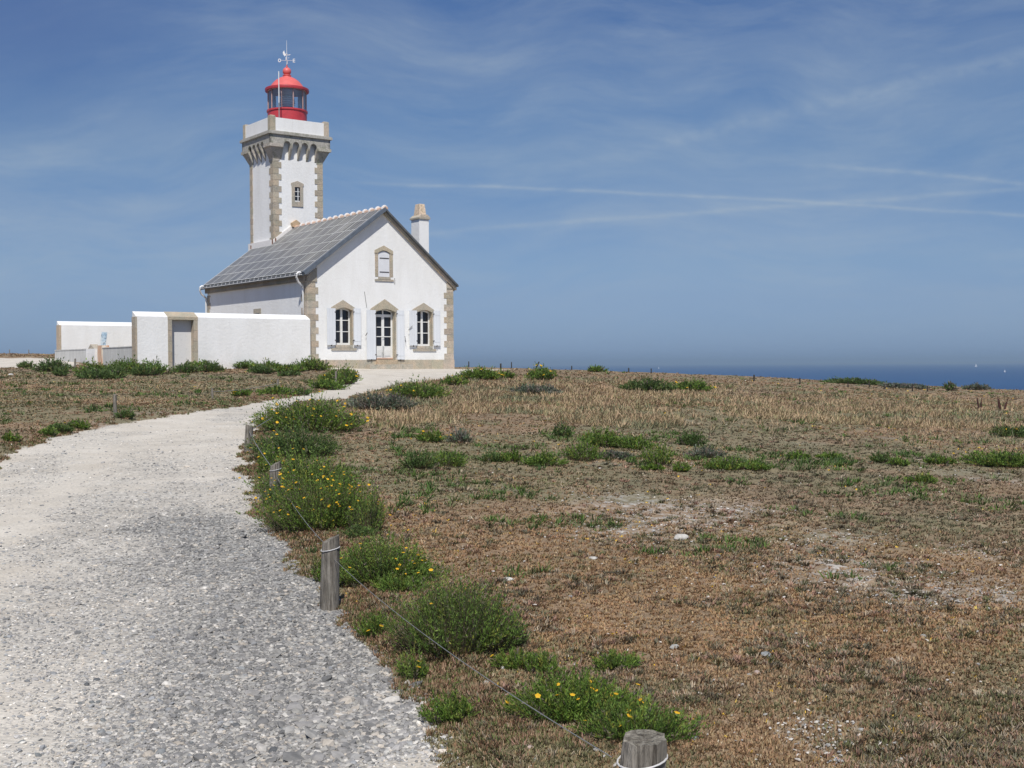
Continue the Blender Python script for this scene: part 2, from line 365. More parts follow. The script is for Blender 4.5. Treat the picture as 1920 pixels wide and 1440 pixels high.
def m_pan(n, g):
    a = n.ramp(n.noise(n.mapv(g, (.5, .9, .9)), 1.0, 4, .6), [(.3, (.075, .078, .085)), (.7, (.17, .165, .155))])
    a = n.mix(1.0, a, vcol(n), 'MULTIPLY'); d = n.ramp(n.noise(g, 9, 4, .7), [(.45, 0.0), (.8, .35)])
    return n.mix(d, a, (.20, .19, .17)), None
PANEL = mat('solar_glass', m_pan, .33, .5)
PLINE = mat('aluminium_rail', m_paint((.50, .50, .48), .2, 6), .5, .4)
TILE = mat('terracotta_ridge', m_paint((.58, .42, .33), .25, 8), .85, .2)
MORT = mat('white_mortar', m_paint((.82, .79, .76), .08, 8), .9, .1)
def m_wood(n, g):
    a = n.ramp(n.noise(n.mapv(g, (30, 30, 2.2)), 1.6, 5, .65, .6), [(.32, (.075, .065, .055)), (.48, (.22, .20, .175)), (.70, (.36, .335, .30))])
    k = n.ramp(n.noise(g, 9, 4, .6), [(.35, (.75, .75, .72)), (.65, (1.1, 1.08, 1.05))])
    return n.mix(1.0, n.mix(1.0, a, k, 'MULTIPLY'), vcol(n), 'MULTIPLY'), (n.noise(n.mapv(g, (42, 42, 2)), 1.6, 5, .65, .6), 1.0, .02)
WOOD = mat('weathered_post_wood', m_wood, .92, .15)
DWOOD = mat('dark_stake_wood', m_paint((.055, .048, .04), .3, 12), .9, .1)
WIRE = mat('galvanised_wire', m_paint((.30, .30, .29), .2, 30), .55, .5, Metallic=.4)
WIREL = mat('bright_wire', m_paint((.62, .61, .60), .1, 30), .5, .5)
GLASSD = mat('dark_window_glass', lambda n, g: ((.018, .018, .022), None), .06, .5)
POSTER = mat('faded_blue_paint', lambda n, g: (n.mix(n.ramp(n.noise(g, 6, 4, .7), [(.52, 0.0), (.62, .85)]), n.ramp(n.noise(g, 2.2, 3), [(.4, (.42, .58, .72)), (.6, (.72, .78, .80))]), (.12, .17, .24)), None), .8, .2)
STAIN = mat('rust_stained_render', lambda n, g: (n.ramp(n.noise(n.mapv(g, (3, 3, .8)), 1.5, 4), [(.35, (.62, .34, .20)), (.62, (.74, .64, .52))]), None), .9, .1)
FOL = bpy.data.materials.new('foliage'); FOL.use_nodes = True
_n = NT(FOL.node_tree); FOL.node_tree.nodes.clear()
_c = vcol(_n); _d = _n.n('ShaderNodeBsdfPrincipled', {'Base Color': _c, 'Roughness': .6, 'Specular IOR Level': .25}); _t = _n.n('ShaderNodeBsdfTranslucent', {0: _c})
_m = _n.n('ShaderNodeMixShader', {0: .22, 1: _d.outputs[0], 2: _t.outputs[0]}); _n.n('ShaderNodeOutputMaterial', {0: _m.outputs[0]})
STONE = mat('loose_stone', lambda n, g: (n.mix(1.0, vcol(n), n.ramp(n.noise(g, 30, 4, .6), [(.3, .72), (.7, 1.12)]), 'MULTIPLY'), None), .85, .2)

def m_ground(n, g):
    at = lambda k: n.n('ShaderNodeAttribute', attribute_name=k).outputs[2]
    sd_, gr = at('sd'), at('gr')
    # path
    vor = n.n('ShaderNodeTexVoronoi', {'Vector': g, 'Scale': 42.0, 'Randomness': 1.0}); vor2 = n.n('ShaderNodeTexVoronoi', {'Vector': g, 'Scale': 17.0})
    sand = n.ramp(n.noise(g, 1.2, 5, .6), [(.3, (.56, .505, .425)), (.7, (.69, .64, .56))])
    sand = n.mix(1.0, sand, n.ramp(n.noise(g, 55, 3, .6), [(.3, .80), (.7, 1.1)]), 'MULTIPLY')
    peb = n.ramp(n.n('ShaderNodeSeparateColor', {0: vor.outputs['Color']}).outputs[0], [(0, (.19, .195, .20)), (.3, (.34, .34, .34)), (.7, (.50, .50, .48)), (1, (.74, .72, .68))])
    peb2 = n.ramp(n.n('ShaderNodeSeparateColor', {0: vor2.outputs['Color']}).outputs[1], [(0, (.60,)*3), (1, (1.15,)*3)])
    peb = n.mix(1.0, n.mix(1.0, peb, peb2, 'MULTIPLY'), n.mix(gr, (1.12, 1.08, 1.02), (.66, .66, .655)), 'MULTIPLY')
    gn = n.noise(g, 5, 5, .7)
    gm = n.math('ADD', n.math('MULTIPLY', gr, .95), n.math('MULTIPLY', n.math('SUBTRACT', gn, .52), 1.3), clamp=True)
    sp = n.ramp(n.n('ShaderNodeSeparateColor', {0: vor.outputs['Color']}).outputs[1], [(.74, 0.0), (.80, 1.0)])
    gm = n.math('MAXIMUM', gm, n.math('MULTIPLY', sp, n.math('MULTIPLY_ADD', gr, .6, .22)))
    path = n.mix(gm, sand, peb)
    # heath soil
    h1 = n.ramp(n.noise(g, 1.1, 6, .65), [(.30, (.15, .135, .09)), (.45, (.24, .18, .12)), (.58, (.31, .22, .145)), (.72, (.38, .31, .22))])
    h2 = n.ramp(n.noise(g, 23, 5, .75), [(.32, (.62, .61, .58)), (.55, (1.0, 1.0, 1.0)), (.75, (1.3, 1.26, 1.2))])
    he = n.mix(1.0, h1, h2, 'MULTIPLY')
    bare = n.math('MULTIPLY', at('bare'), n.ramp(n.noise(g, 9, 5, .7), [(.45, 0.0), (.60, 1.0)]), clamp=True)
    he = n.mix(bare, he, (.48, .45, .41))
    far = n.math('SUBTRACT', 1.0, at('grn'))
    he = n.mix(at('grn'), he, n.mix(1.0, (.20, .20, .12), h2, 'MULTIPLY'))
    edge = n.math('ADD', n.math('MULTIPLY', sd_, 9.0), n.math('ADD', .5, n.math('MULTIPLY', n.math('SUBTRACT', n.noise(g, 16, 4, .7), .5), 2.6)), clamp=True)
    c = n.mix(edge, he, path)
    bh = n.math('ADD', n.math('MULTIPLY', vor.outputs[0], -.7), n.math('MULTIPLY', n.noise(g, 48, 3, .6), .8))
    return c, (bh, .55, .014)
GROUND = mat('ground_cover', m_ground, .95, .12)

# ------------------------------------------------------------------ ground and path
def bare_f(x, y):
    b = sstep(.66, .78, fbm(x, y, .8, 51, 4))*.5
    for (px, py, rr) in ((1180, 950, .9), (1260, 975, 1.2), (1330, 965, .8), (1620, 1090, .9), (1700, 1115, .8), (1850, 1120, .6), (1580, 1015, .5), (1200, 1010, .7)):
        q = gp(px, py); b = np.maximum(b, (.35+1.1*fbm(x, y, 2.3, 54, 3))*np.exp(-((x-q[0])**2/(rr*.7)**2+(y-q[1])**2/(rr*.9)**2)))
    return np.clip(b, 0, 1)*(y < 30)
def green_f(x, y):
    t = x/np.maximum(y, 1)
    g = sstep(.50, .66, fbm(x, y, .35, 61, 4)+.16*np.exp(-((y-19.5)/3.5)**2)*(t > -.1)+.13*(t < -.14)*(y < 50))
    return g*.55
cols = np.concatenate([np.linspace(-1.5, -.56, 60, endpoint=False), np.linspace(-.56, .56, 620), np.linspace(.56, 1.5, 61)[1:]])
yr = np.concatenate([np.geomspace(.9, 104, 800), np.linspace(104.6, 136, 40)])
TT, YP = np.meshgrid(cols, yr); gx = TT*YP*.96; gy = YP-2.6
s_ = SD(gx, gy); gz = ground_z(gx, gy, s_)
gz = np.where(gy < -1.2, gz, gz)
nR, nC = gx.shape
idx = np.arange(nR*nC).reshape(nR, nC)
quad = np.stack([idx[:-1, :-1], idx[:-1, 1:], idx[1:, 1:], idx[1:, :-1]], -1).reshape(-1, 4)
V = np.stack([gx, gy, gz], -1).reshape(-1, 3); sf = s_.ravel()
att = dict(sd=sf, gr=gravelness(V[:, 0], V[:, 1]), bare=bare_f(V[:, 0], V[:, 1]), grn=green_f(V[:, 0], V[:, 1]))
inpath = sf[quad].mean(1) > 0
for nm, sel in (('ground', ~inpath), ('gravel_path', inpath)):
    q = quad[sel]; used, inv = np.unique(q, return_inverse=True)
    me = np_mesh(nm, V[used], inv.reshape(-1, 4), None, True, {k: v[used] for k, v in att.items()})
    tag(link(nm, me, GROUND), kind='structure')
del TT, YP, quad, V, idx

# ------------------------------------------------------------------ sea and far coast
def m_sea(n, g):
    a = n.ramp(n.noise(n.mapv(g, (.0006, .006, 1)), 1.0, 4, .6), [(.3, (.020, .065, .17)), (.7, (.028, .085, .20))])
    return a, (n.noise(n.mapv(g, (.10, .25, 1)), 1.0, 6, .7), .5, 1.0)
SEA = mat('sea_water', m_sea, .55, .10)
b = MB(); b.add([(-20000, 40, -18), (20000, 40, -18), (20000, 26000, -18), (-20000, 26000, -18)], [(0, 1, 2, 3)])
tag(b.build('sea', SEA), kind='structure')
b = MB(); pr = []; rr = random.Random(4)
for i in range(61):
    x = 3000+i*150; e = min(1, i/14)*min(1, (60-i)/6+.01); pr.append((x, 18*e*(.55+.45*math.sin(i*.35+1)**2)+rr.random()*3-17))
for (xa, za), (xb, zb) in zip(pr[:-1], pr[1:]):
    b.add([(xa, 13500, -18.2), (xb, 13500, -18.2), (xb, 13900, zb), (xa, 13900, za), (xb, 15500, zb+4), (xa, 15500, za+4), (xb, 16500, -18.2), (xa, 16500, -18.2)], [(0, 1, 2, 3), (3, 2, 4, 5), (5, 4, 6, 7)])
tag(b.build('distant_coast', mat('far_land', m_paint((.16, .16, .12), .3, .004), .95, .05)), kind='structure')
SAIL = mat('sail_cloth', m_paint((.85, .85, .83), .05), .8, .1)
def boat(px, py, sz, label, c=1.0):
    d = ray(px, py); k = -19.4/d[2]; x, y = d[0]*k, d[1]*k
    o = empty('sailing_boat', (x, y, -18), .3)
    h = MB(); h.prism([(-.45*sz, .25), (-.38*sz, 0), (.32*sz, 0), (.5*sz, .95*sz*.12)], -.09*sz, .09*sz); h.box(-.12*sz, .1*sz, -.05*sz, .05*sz, .1*sz*.6, .12*sz); h.build('hull', PVC, o)
    m = MB(); m.tube([(0.02*sz, 0, 0), (0.02*sz, 0, 1.25*sz)], .012*sz, 6); m.build('mast', PVC, o)
    s = MB(); s.add([(0, 0, .18*sz), (-.42*sz, .03*sz, .2*sz), (0, 0, 1.22*sz), (-.17*sz, .05*sz, .62*sz)], [(0, 1, 3), (0, 3, 2)]); s.add([(.04*sz, 0, 1.1*sz), (.46*sz, 0, .16*sz), (.1*sz, .04*sz, .2*sz)], [(0, 1, 2)]); s.build('sail', SAIL, o)
    tag(o, label, 'sailing boat', 'sailing boats on the sea')
boat(1830, 688.0, 11, 'white sailing boat far out on the sea at the right, the largest of the boats')
boat(1884, 697.5, 4, 'tiny low sailing boat on the sea, the rightmost of the boats')
boat(1235, 691.2, 6, 'tiny white sailing boat just above the land edge, the leftmost of the boats')

# ------------------------------------------------------------------ keeper's house
house = empty('keepers_house', (P0[0], P0[1], GZ), ROTZ)
tag(house, 'white gabled house with solar panelled roof and pale shutters in front of the lighthouse', 'house')
HW, HL = 8.12, 11.8; RU, RZ = 4.1, 9.15; SL, SR = .75, .85
def rz_(u): return RZ-(RU-u)*SL if u < RU else RZ-(u-RU)*SR
def arch(u0, u1, z0, zs, rise, n=8):
    pts = [(u0, z0), (u1, z0), (u1, zs)]
    for i in range(1, n): k = i/n; pts.append((u1+(u0-u1)*k, zs+rise*4*k*(1-k)))
    return pts+[(u0, zs)]
OPEN = {'lw': arch(1.45, 2.36, 2.56, 4.2, .12), 'rw': arch(5.96, 6.86, 2.53, 4.2, .12), 'd': arch(3.66, 4.73, 1.86, 4.18, .13), 'a': arch(3.80, 4.46, 5.86, 7.02, .12)}
def plate(outer, holes, y, flip=False):
    bm = bmesh.new(); es = []
    for lp in [outer]+holes:
        vs = [bm.verts.new((p, y, q)) for p, q in lp]; es += [bm.edges.new((vs[i], vs[(i+1) % len(vs)])) for i in range(len(vs))]
    bmesh.ops.triangle_fill(bm, edges=es, use_beauty=True, use_dissolve=False)
    bm.verts.index_update(); r = ([tuple(v.co) for v in bm.verts], [tuple(v.index for v in f.verts) for f in bm.faces]); bm.free(); return r
b = MB()
v_, f_ = plate([(0, 1.3), (HW, 1.3), (HW, rz_(HW)-.1), (RU, RZ-.12), (0, rz_(0)-.1)], list(OPEN.values()), 0.0); b.add(v_, f_)
b.add([(0, 0, 1.2), (0, HL, 1.2), (0, HL, rz_(0)-.1), (0, 0, rz_(0)-.1)], [(0, 1, 2, 3)])
b.add([(HW, 0, 1.0), (HW, HL, 1.0), (HW, HL, rz_(HW)-.1), (HW, 0, rz_(HW)-.1)], [(3, 2, 1, 0)])
b.add([(0, HL, 1.0), (HW, HL, 1.0), (HW, HL, rz_(HW)-.1), (RU, HL, RZ-.12), (0, HL, rz_(0)-.1)], [(0, 1, 2, 3, 4)])
b.build('wall', WALL, house, GZ)
rb = random.Random(3)
def tn(a=.86, c=1.12): 
    t = rb.uniform(a, c); return (t*rb.uniform(1.0, 1.06), t, t*rb.uniform(.92, 1.0))
# quoins, plinth, cornice, kneelers
def quoins(b, cu, cv, su, sv, z0, z1, h, wa, wb, proud=.02):
    """corner at (cu,cv); su,sv = directions (+1/-1) in which the two faces run"""
    z = z0; i = 0
    while z < z1-.05:
        hh = min(h*rb.uniform(.93, 1.07), z1-z); a, c = (wa, wb) if i % 2 else (wb, wa)
        u0, u1 = sorted((cu-su*proud, cu+su*a)); v0, v1 = sorted((cv-sv*proud, cv+sv*c)); b.box(u0, u1, v0, v1, z+.006, z+hh-.006, tn()); z += hh; i += 1
for qa in ((0, 0, 1, 1, 1.85, 5.5, .305, .43, .57), (HW, 0, -1, 1, 1.85, 5.42, .305, .38, .54), (0, HL, 1, -1, 1.3, 5.4, .305, .3, .42)):
    b = MB(); quoins(b, *qa); b.build('quoins', GRAN, house, GZ)
b = MB()
for i in range(12): b.box(-.03+i*.684, -.03+(i+1)*.684-.008, -.045, .06, 1.2, 1.85, tn(.95, 1.1))
b.box(-.04, .06, .06, HL, 1.2, 1.83, 1.0)
b.build('plinth', GRAN, house, GZ)
b = MB()
for i in range(16): v0 = .02+i*.735; b.box(-.16, .05, v0, v0+.728, 5.52, 5.76, tn(.6, .8)); 
for i in range(16): v0 = .02+i*.735; b.box(HW-.05, HW+.12, v0, v0+.728, 5.30, 5.54, tn(.8, 1))
# raking cornice under the gable verges
def rake(b, u0, u1, dz0, dz1, v0, v1, n, t):
    for i in range(n):
        a = u0+(u1-u0)*i/n; c = u0+(u1-u0)*(i+1)/n-.006*(1 if u1 > u0 else -1)
        b.prism([(a, rz_(a)-dz0), (c, rz_(c)-dz0), (c, rz_(c)-dz1), (a, rz_(a)-dz1)], v0, v1, 'v', tn(*t))
rake(b, -.16, RU, .105, .21, -.07, .02, 9, (.8, 1.0)); rake(b, HW+.14, RU, .105, .27, -.14, .02, 9, (.9, 1.15))
b.prism([(-.02, 5.50), (.50, 5.50), (.50, rz_(.5)-.3), (-.02, rz_(-.02)-.3)], -.05, .02, 'v', .85)
b.prism([(HW+.02, 5.42), (HW-.38, 5.42), (HW-.38, rz_(HW-.38)-.32), (HW+.02, rz_(HW)-.32)], -.05, .02, 'v', 1.05)
b.build('cornice', GRAN, house, GZ)
# surrounds
def surround(name, op, depth, ped, jw, silldrop, sill_ext, rise_t):
    u0, u1 = op[0][0], op[1][0]; z0 = op[0][1]; zs = op[2][1]
    b = MB(); n = len(op)
    # reveal lining
    for i in range(1, n):
        a, c = op[i], op[(i+1) % n]; b.add([(a[0], .004, a[1]), (c[0], .004, c[1]), (c[0], depth, c[1]), (a[0], depth, a[1])], [(0, 1, 2, 3)], tn(.9, 1.1))
    b.add([(u0, .004, z0), (u1, .004, z0), (u1, depth, z0), (u0, depth, z0)], [(0, 1, 2, 3)])
    # pedimented lintel in one stone
    loop = [p for p in op[3:-1]][::-1]
    low = [(u0, zs)]+loop+[(u1, zs)]
    pt = ped+low[::-1]
    v_, f_ = plate(pt, [], -.03); b.add(v_, f_, tn(1.0, 1.1))
    m = len(pt)
    for i in range(m):
        a, c = pt[i], pt[(i+1) % m]; b.add([(a[0], -.03, a[1]), (c[0], -.03, c[1]), (c[0], .0, c[1]), (a[0], .0, a[1])], [(0, 1, 2, 3)])
    if silldrop:
        b.box(u0-.005, u1+.005, -.06, .05, z0-silldrop*.55, z0-.002, 1.0)
        b.box(u0-sill_ext, u1+sill_ext, -.05, .02, z0-silldrop, z0-silldrop*.55-.003, .97)
    for side in (0, 1):
        if jw:
            z = z0
            while z < zs-.02:
                h = min(.36, zs-z); 
                if side: b.box(u1, u1+jw, -.012, .02, z+.004, z+h-.004, tn())
                else: b.box(u0-jw, u0, -.012, .02, z+.004, z+h-.004, tn())
                z += h
    return b.build(name, GRAN, house, GZ)
surround('window_surround', OPEN['lw'], .32, [(1.20, 4.27), (1.26, 4.34), (1.87, 4.69), (2.50, 4.33), (2.53, 4.27)], .05, .25, .22, 0)
surround('window_surround', OPEN['rw'], .32, [(5.70, 4.28), (5.74, 4.34), (6.38, 4.67), (6.97, 4.33), (7.02, 4.28)], .05, .25, .22, 0)
surround('door_surround', OPEN['d'], .34, [(3.33, 4.25), (3.39, 4.33), (4.15, 4.79), (4.88, 4.33), (4.95, 4.25)], .05, 0, 0, 0)
surround('attic_surround', OPEN['a'], .12, [(3.60, 6.98), (3.61, 7.14), (4.12, 7.38), (4.63, 7.14), (4.64, 6.98)], .17, .20, .19, 0)
# window joinery
def window(u0, u1, z0, zs, rise, v, name='window', rows=3):
    o = arch(u0, u1, z0, zs, rise); b = MB(); um = (u0+u1)/2; w_ = .065
    b.box(u0, u0+w_, v-.03, v+.03, z0, zs); b.box(u1-w_, u1, v-.03, v+.03, z0, zs); b.box(um-.055, um+.055, v-.045, v+.03, z0, zs+rise*.9); b.box(u0, u1, v-.04, v+.03, z0, z0+.10)
    for i in range(8):
        k, l = i/8, (i+1)/8; a = (u0+(u1-u0)*k, zs+rise*4*k*(1-k)); c = (u0+(u1-u0)*l, zs+rise*4*l*(1-l))
        b.prism([(a[0], a[1]-.07), (c[0], c[1]-.07), c, a], v-.03, v+.03)
    for i in range(1, rows): z = z0+.1+(zs+rise*.6-z0-.1)*i/rows; b.box(u0+w_, u1-w_, v-.025, v+.015, z-.018, z+.018)
    f = b.build(name, WOOD_W, house, GZ); g = MB(); g.prism(o, v+.012, v+.02, 'v'); g.build('glass', GLASSD, f, GZ); return f
window(1.45, 2.36, 2.56, 4.2, .12, .27); window(5.96, 6.86, 2.53, 4.2, .12, .27)
# door with fanlight
b = MB(); u0, u1, v = 3.66, 4.73, .29; um = (u0+u1)/2
for a, c in ((u0, u0+.08), (u1-.08, u1), (um-.07, um+.07)): b.box(a, c, v-.03, v+.03, 1.9, 4.0)
b.box(u0, u1, v-.045, v+.03, 3.93, 4.06); b.box(um-.03, um+.03, v-.03, v+.03, 4.06, 4.3); b.box(u0, u0+.07, v-.03, v+.03, 4.06, 4.2); b.box(u1-.07, u1, v-.03, v+.03, 4.06, 4.2)
for z in (2.98, 3.44): b.box(u0+.08, u1-.08, v-.025, v+.02, z-.02, z+.02)
b.box(u0+.08, u1-.08, v-.03, v+.02, 1.9, 2.52); b.box(u0+.12, um-.10, v-.045, v-.03, 2.04, 2.36); b.box(um+.10, u1-.12, v-.045, v-.03, 2.04, 2.36); b.box(u0, u1, v-.05, v+.02, 1.88, 1.95, (.9, .6, .45))
for i in range(8):
    k, l = i/8, (i+1)/8; a = (u0+(u1-u0)*k, 4.18+.13*4*k*(1-k)); c = (u0+(u1-u0)*l, 4.18+.13*4*l*(1-l)); b.prism([(a[0], a[1]-.05), (c[0], c[1]-.05), c, a], v-.03, v+.03)
door = b.build('door', WOOD_W, house, GZ)
g = MB(); g.prism(arch(3.66, 4.73, 2.4, 4.18, .13), v+.012, v+.02, 'v'); g.build('glass', GLASSD, door, GZ)
g = MB(); g.tube([(um+.02, v-.06, 2.95), (um+.02, v-.10, 2.95), (um-.08, v-.10, 2.95)], .012, 6); g.build('handle', IRON, door, GZ)
# steps
b = MB(); b.box(3.62, 4.77, -.17, .34, 1.62, 1.86, (1.1, .98, .85)); b.box(3.05, 5.45, -.48, -.045, 1.3, 1.63, 1.05); b.build('doorstep', GRAN, house, GZ)
# shutters
def shutter(hu, z0, z1, width, side, ang, lab=None):
    b = MB(); b.box(0, width, -.02, .02, z0-GZ, z1-GZ)
    if True:
        for z in (z0+.18, z1-.22): b.box(.01, width*.9, -.03, -.021, z-GZ, z-GZ+.035, .85)
    o = b.build('shutter', SHUT, house, 0, loc=(hu, -.075, 0), rz=(0+ang if side > 0 else math.pi-ang))
    h = MB(); h.box(width*.45, width*.52, -.04, .03, z0-GZ-.05, z0-GZ+.02); 
    for z in (z0+.2, z1-.2): h.box(-.03, .05, -.03, .03, z-GZ, z-GZ+.05)
    h.build('hinge', IRON, o); return o
shutter(1.43, 2.55, 4.28, .46, -1, -.06); shutter(2.40, 2.55, 4.30, .38, 1, -.05)
shutter(3.60, 1.87, 4.24, .51, -1, -.06); shutter(4.79, 1.86, 4.26, .40, 1, -.05)
shutter(5.94, 2.55, 4.27, .45, -1, -.06); shutter(6.91, 2.55, 4.29, .38, 1, -.05)
b = MB(); b.box(3.82, 4.45, .02, .06, 5.87, 7.0); b.prism(arch(3.82, 4.45, 6.9, 7.0, .11), .025, .055); sh = b.build('attic_shutter', mat('attic_shutter_paint', m_paint((.72, .73, .76), .06), .6, .3), house, GZ)
b = MB(); b.box(3.9, 4.42, .005, .02, 6.08, 6.12); b.box(3.9, 4.42, .005, .02, 6.75, 6.79); b.build('strap', IRON, sh, GZ)
# cable traces and hooks on the gable
b = MB(); b.tube([(3.03, -.012, 5.12), (3.06, -.012, 4.95), (3.11, -.012, 4.62), (3.16, -.012, 4.35)], .010, 5, .5); b.tube([(4.72, -.012, 5.82), (4.73, -.012, 5.7), (4.72, -.012, 5.52)], .012, 5, .5)
b.tube([(5.40, -.15, 3.30), (5.62, -.17, 3.52)], .014, 5, .4); b.tube([(3.02, -.1, 3.0), (3.1, -.14, 3.15)], .014, 5); b.tube([(5.22, -.1, 3.0), (5.27, -.12, 2.7)], .012, 5); b.build('iron_hooks', IRON, house, GZ)
# small side window above courtyard wall
b = MB(); b.box(-.025, .02, 5.0, 5.85, 4.22, 4.45, 1.0); b.box(-.02, .02, 5.0, 5.2, 3.2, 4.22, 1); b.box(-.02, .02, 5.65, 5.85, 3.2, 4.22, .95); sw = b.build('side_window', GRAN, house, GZ)
b = MB(); b.box(-.01, .01, 5.2, 5.65, 3.2, 4.22); b.build('glass', GLASSD, sw, GZ)
# roof
V0, V1 = -.30, HL+.12; UL, UR = -.27, HW+.16
roof = MB(); roof.prism([(UL, rz_(UL)), (RU, RZ), (UR, rz_(UR)), (UR, rz_(UR)-.09), (RU, RZ-.10), (UL, rz_(UL)-.09)], V0, V1, 'v')
roof = roof.build('roof', SLATE, house, GZ)
cs, sn = 1/math.hypot(1, SL), SL/math.hypot(1, SL); SLEN = (RU-UL)/cs
def rp(s, v, o): return (UL+s*cs-o*sn, v, rz_(UL)+s*sn+o*cs)      # s = metres up the left slope, o = height off it
def rbox(b, s0, s1, v0, v1, o0, o1, t=1.0):
    b.add([rp(s, v, o) for o in (o0, o1) for s, v in ((s0, v0), (s1, v0), (s1, v1), (s0, v1))], [(3, 2, 1, 0), (4, 5, 6, 7), (0, 1, 5, 4), (1, 2, 6, 5), (2, 3, 7, 6), (3, 0, 4, 7)], t)
rows, ncol = 6, 33; s0, s1 = .12, SLEN-.12; ps = (s1-s0)/rows; v0, v1 = .06, HL+.05; pv = (v1-v0)/ncol
def under_tower(s, v): return v > 9.4 and s > (2.72-UL)/cs
b = MB()
for i in range(rows):
    for j in range(ncol):
        if under_tower(s0+(i+.5)*ps, v0+(j+.5)*pv): continue
        k = rb.uniform(.75, 1.3)*(1.25 if rb.random() < .12 else 1)
        rbox(b, s0+i*ps, s0+(i+1)*ps, v0+j*pv, v0+(j+1)*pv, .012, .04, (k, k, k*rb.uniform(.97, 1.08)))
panels = b.build('solar_panels', PANEL, roof, GZ)
b = MB()
for i in range(rows+1):
    e = 9.4 if s0+i*ps > 3.7 else v1
    rbox(b, s0+i*ps-.022, s0+i*ps+.022, v0, e, .04, .052, 1.15)
for j in range(ncol+1):
    v = v0+j*pv; e = s1 if v < 9.4 else 3.7
    wd = .034 if j % 3 == 0 else .022
    rbox(b, s0, e, v-wd, v+wd, .04, .049, 1.15 if j % 3 == 0 else .8)
b.build('panel_rails', PLINE, roof, GZ)
b = MB(); rbox(b, -.02, SLEN-.02, V0-.03, V0+.04, -.10, .075, .8); rbox(b, 0, SLEN-.02, V0+.04, V0+.17, .005, .06, 1.2); rbox(b, 0, SLEN-.02, V0+.19, V0+.27, .005, .045, .7); b.build('verge_flashing', METAL, roof, GZ)
b = MB()
for j in range(int((9.5-V0)/.42)):
    v = V0+.02+j*.42; pts = [(RU+math.cos(a)*.13, RZ-.03+math.sin(a)*.13) for a in [math.pi*k/8 for k in range(9)]]; b.prism(pts, v, v+.41, 'v', tn(.9, 1.15))
ridge = b.build('ridge_tiles', TILE, roof, GZ)
b = MB()
for j in range(int((9.5-V0)/.62)):
    v = V0+.08+j*.62; pts = [(RU+math.cos(a)*(.15+.0), RZ-.03+math.sin(a)*.185) for a in [math.pi*k/8 for k in range(9)]]
    b.prism([(p, q) for p, q in pts], v, v+.16, 'v', 1.0)
    b.prism([(RU+(p-RU)*.9, RZ-.03+(q-RZ+.03)*1.12) for p, q in pts], v+.03, v+.13, 'v', 1.0)
b.build('mortar_caps', MORT, ridge, GZ)
# gutter and downpipes
b = MB(); gu = UL-.05; gz_ = rz_(UL)-.12
pts = [(gu+math.cos(a)*.065, gz_+.04+math.sin(a)*.07) for a in [math.pi+math.pi*k/8 for k in range(9)]]; b.prism(pts, V0+.05, V1, 'v', .35)
gt = b.build('gutter', METAL, roof, GZ)
b = MB(); b.tube([(gu-.068, V0+.05, gz_+.035), (gu-.068, V1, gz_+.035)], .012, 6, 1.2)
for j in range(24): v = V0+.3+j*.5; b.tube([(gu-.07, v, gz_+.05), (gu-.02, v, gz_+.17)], .008, 4, 1.0)
b.build('gutter_lip', PVC, gt, GZ)
for (pv_, nm) in ((.25, 'front'), (HL+.02, 'back')):
    b = MB(); q = pv_
    b.tube([(gu+.02, q-.22, gz_+.14), (gu-.08, q-.22, gz_+.16), (gu-.17, q-.2, gz_+.08), (gu-.16, q-.16, gz_-.08), (gu-.05, q-.10, gz_-.28), (-.09, q-.04, gz_-.48), (-.08, q, gz_-.62), (-.08, q, 3.7 if nm == 'front' else 1.5)], .05, 10)
    dp = b.build('downpipe', PVC, house, GZ, smooth=50)
# chimney
b = MB(); b.box(6.86, 7.43, 1.12, 1.88, 6.2, 8.97); ch = b.build('chimney', WALL, house, GZ)
b = MB(); b.box(6.80, 7.49, 1.06, 1.94, 8.97, 9.05, .95); b.prism([(6.80, 9.05), (7.49, 9.05), (7.33, 9.2), (6.96, 9.2)], 1.06, 1.94, 'v', 1.1); b.build('chimney_cap', GRAN, ch, GZ)
b = MB(); b.add([(x, y, z) for z, k in ((9.15, .84), (9.72, .62), (9.76, .58)) for x, y in ((7.145-.25*k, 1.5-.33*k), (7.145+.25*k, 1.5-.33*k), (7.145+.25*k, 1.5+.33*k), (7.145-.25*k, 1.5+.33*k))],
      [(0, 1, 5, 4), (1, 2, 6, 5), (2, 3, 7, 6), (3, 0, 4, 7), (4, 5, 9, 8), (5, 6, 10, 9), (6, 7, 11, 10), (7, 4, 8, 11), (8, 9, 10, 11)], (1.5, 1.25, 1.05)); b.build('chimney_pot', GRANL, ch, GZ)

# ------------------------------------------------------------------ lighthouse
TU0, TU1, TV0, TV1 = 2.85, 5.80, 9.5, 12.45; TC = ((TU0+TU1)/2+.08, (TV0+TV1)/2-.05)
tl = W2(0, 0); light = empty('lighthouse', (P0[0], P0[1], GZ), ROTZ)
tag(light, 'square white lighthouse tower with granite corners and a red lantern rising behind the house', 'lighthouse')
b = MB()
TOP = 14.05
b.box(TU0, TU1, TV0, TV1, 1.2, TOP, 1.0); b.build('tower', WALL, light, GZ)
for cu, cv, su, sv in ((TU0, TV0, 1, 1), (TU1, TV0, -1, 1), (TU0, TV1, 1, -1)):
    b = MB(); quoins(b, cu, cv, su, sv, 6.0, 12.85, .315, .31, .47 if (cu, cv) != (TU0, TV1) else .34, .025); b.build('quoins', GRAN, light, GZ)
